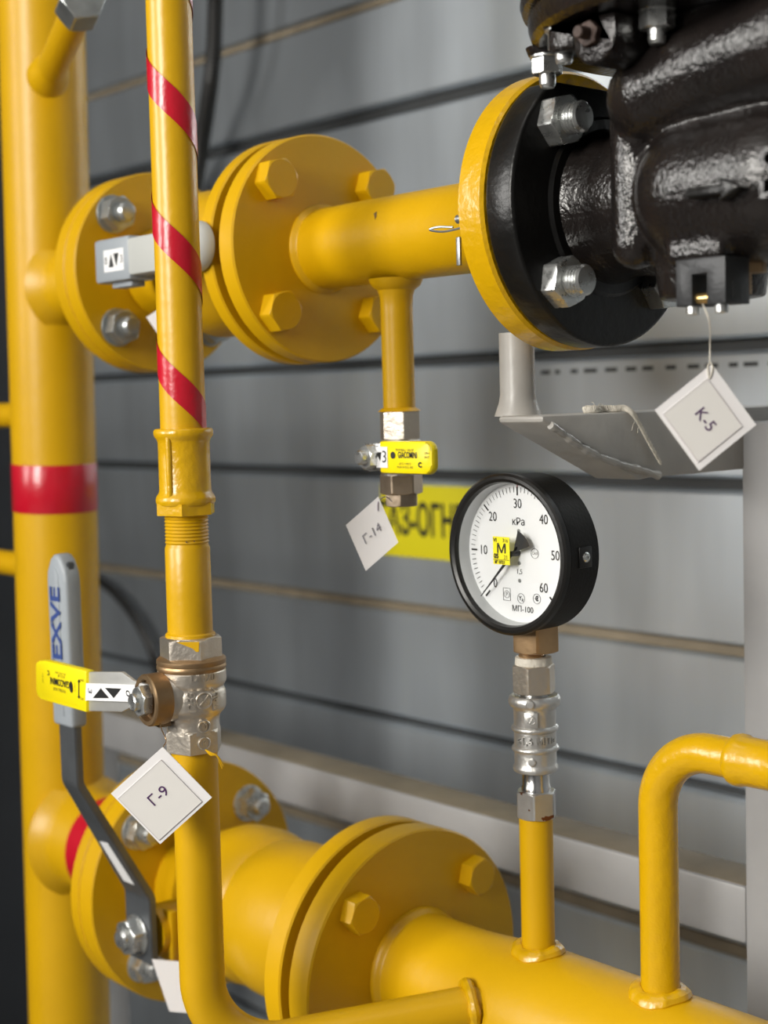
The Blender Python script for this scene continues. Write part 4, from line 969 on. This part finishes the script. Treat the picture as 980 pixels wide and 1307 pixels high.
wG = [at(210, 968, .856), at(206, 964, .856), at(208, 954, .858), at(212, 945, .868), at(206, 930, .868), at(202, 912, .866)]
hang_tag('white diamond tag marked Г-9 hanging below the nickel ball valve in the foreground', ((205, 1077), (270, 1018), (208, 953), (141, 1013)), .8515, 'Г-9', M['purple'], .0092, 0, wG, inset=(.03, .05, .14, .12), bold=0.0, tpos=(.47, .52))
sb = onY(895, 384, .5985)
wK = [sb, onY(905, 410, .600), at(906, 440, .735), at(905.5, 462, .735), at(903, 468, .734), at(905, 483, .734), at(909, 470, .734), at(907, 462, .735)]
hang_tag('white diamond tag marked K-5 hanging on a thread in front of the grey boom', ((837, 524), (891, 600), (966, 543), (907, 464)), .735, 'K-5', M['purple'], .0084, 0, wK, inset=(.11, .05, .10, .17), bold=0.0, tpos=(.52, .47))
w14 = [onY(500, 640, PY-.02), at(492, 634, .975), at(483, 640, .966), at(482, 652, .965)]
hang_tag('white diamond tag marked Г-14 hanging below the small drain valve', ((467, 731), (508, 690), (483, 636), (441, 668)), .966, 'Г-14', M['greyink'], .0080, 0, w14, pocket=False, bold=.0, tpos=(.5, .5))
wl_ = [onY(196, 1222, .58), at(200, 1226, 1.12), at(205, 1232, 1.11)]
hang_tag('white tag hanging below the long grey lever, half hidden by the yellow bend', ((217, 1290), (268, 1296), (247, 1228), (193, 1225)), 1.11, None, M['greyink'], .010, 0, wl_, pocket=False)
wu = [at(205, 378, 1.13), at(203, 388, 1.125), at(204, 400, 1.12)]
hang_tag('white tag below the short grey lever, all but one corner hidden by the striped pipe', ((208, 436), (240, 415), (218, 384), (187, 405)), 1.12, None, M['greyink'], .010, 0, wu, pocket=False)

# ================================================================== HOSE AND CABLE
def hose():
    P = spline([onY(276, -90, 1.02)+Vector((.02, 0, 1.2)), onY(277, -200, 1.02), onY(276, -90, 1.02), onY(275, 0, 1.02), onY(272, 80, 1.03), onY(264, 140, 1.045), onY(256, 190, 1.06), onY(248, 250, 1.085), onY(240, 300, 1.093)], 40)
    b = MB(); n = len(P); b.tube(P, .0095, 20, rfun=lambda t: .0092+.0012*math.cos(t*n*PI*.67))
    tag(b.build('corrugated_hose', M['hose']), 'black corrugated hose running down the wall behind the striped pipe', 'hose')
    P = spline([onY(60, 700, 1.08), onY(128, 742, 1.075), onY(155, 766, 1.075), onY(178, 798, 1.075), onY(196, 836, 1.08), onY(206, 880, 1.09)], 20)
    b = MB(); b.tube(P, .0065, 16); tag(b.build('cable', M['hose']), 'black cable curving along the wall between riser and striped pipe', 'cable')
hose()
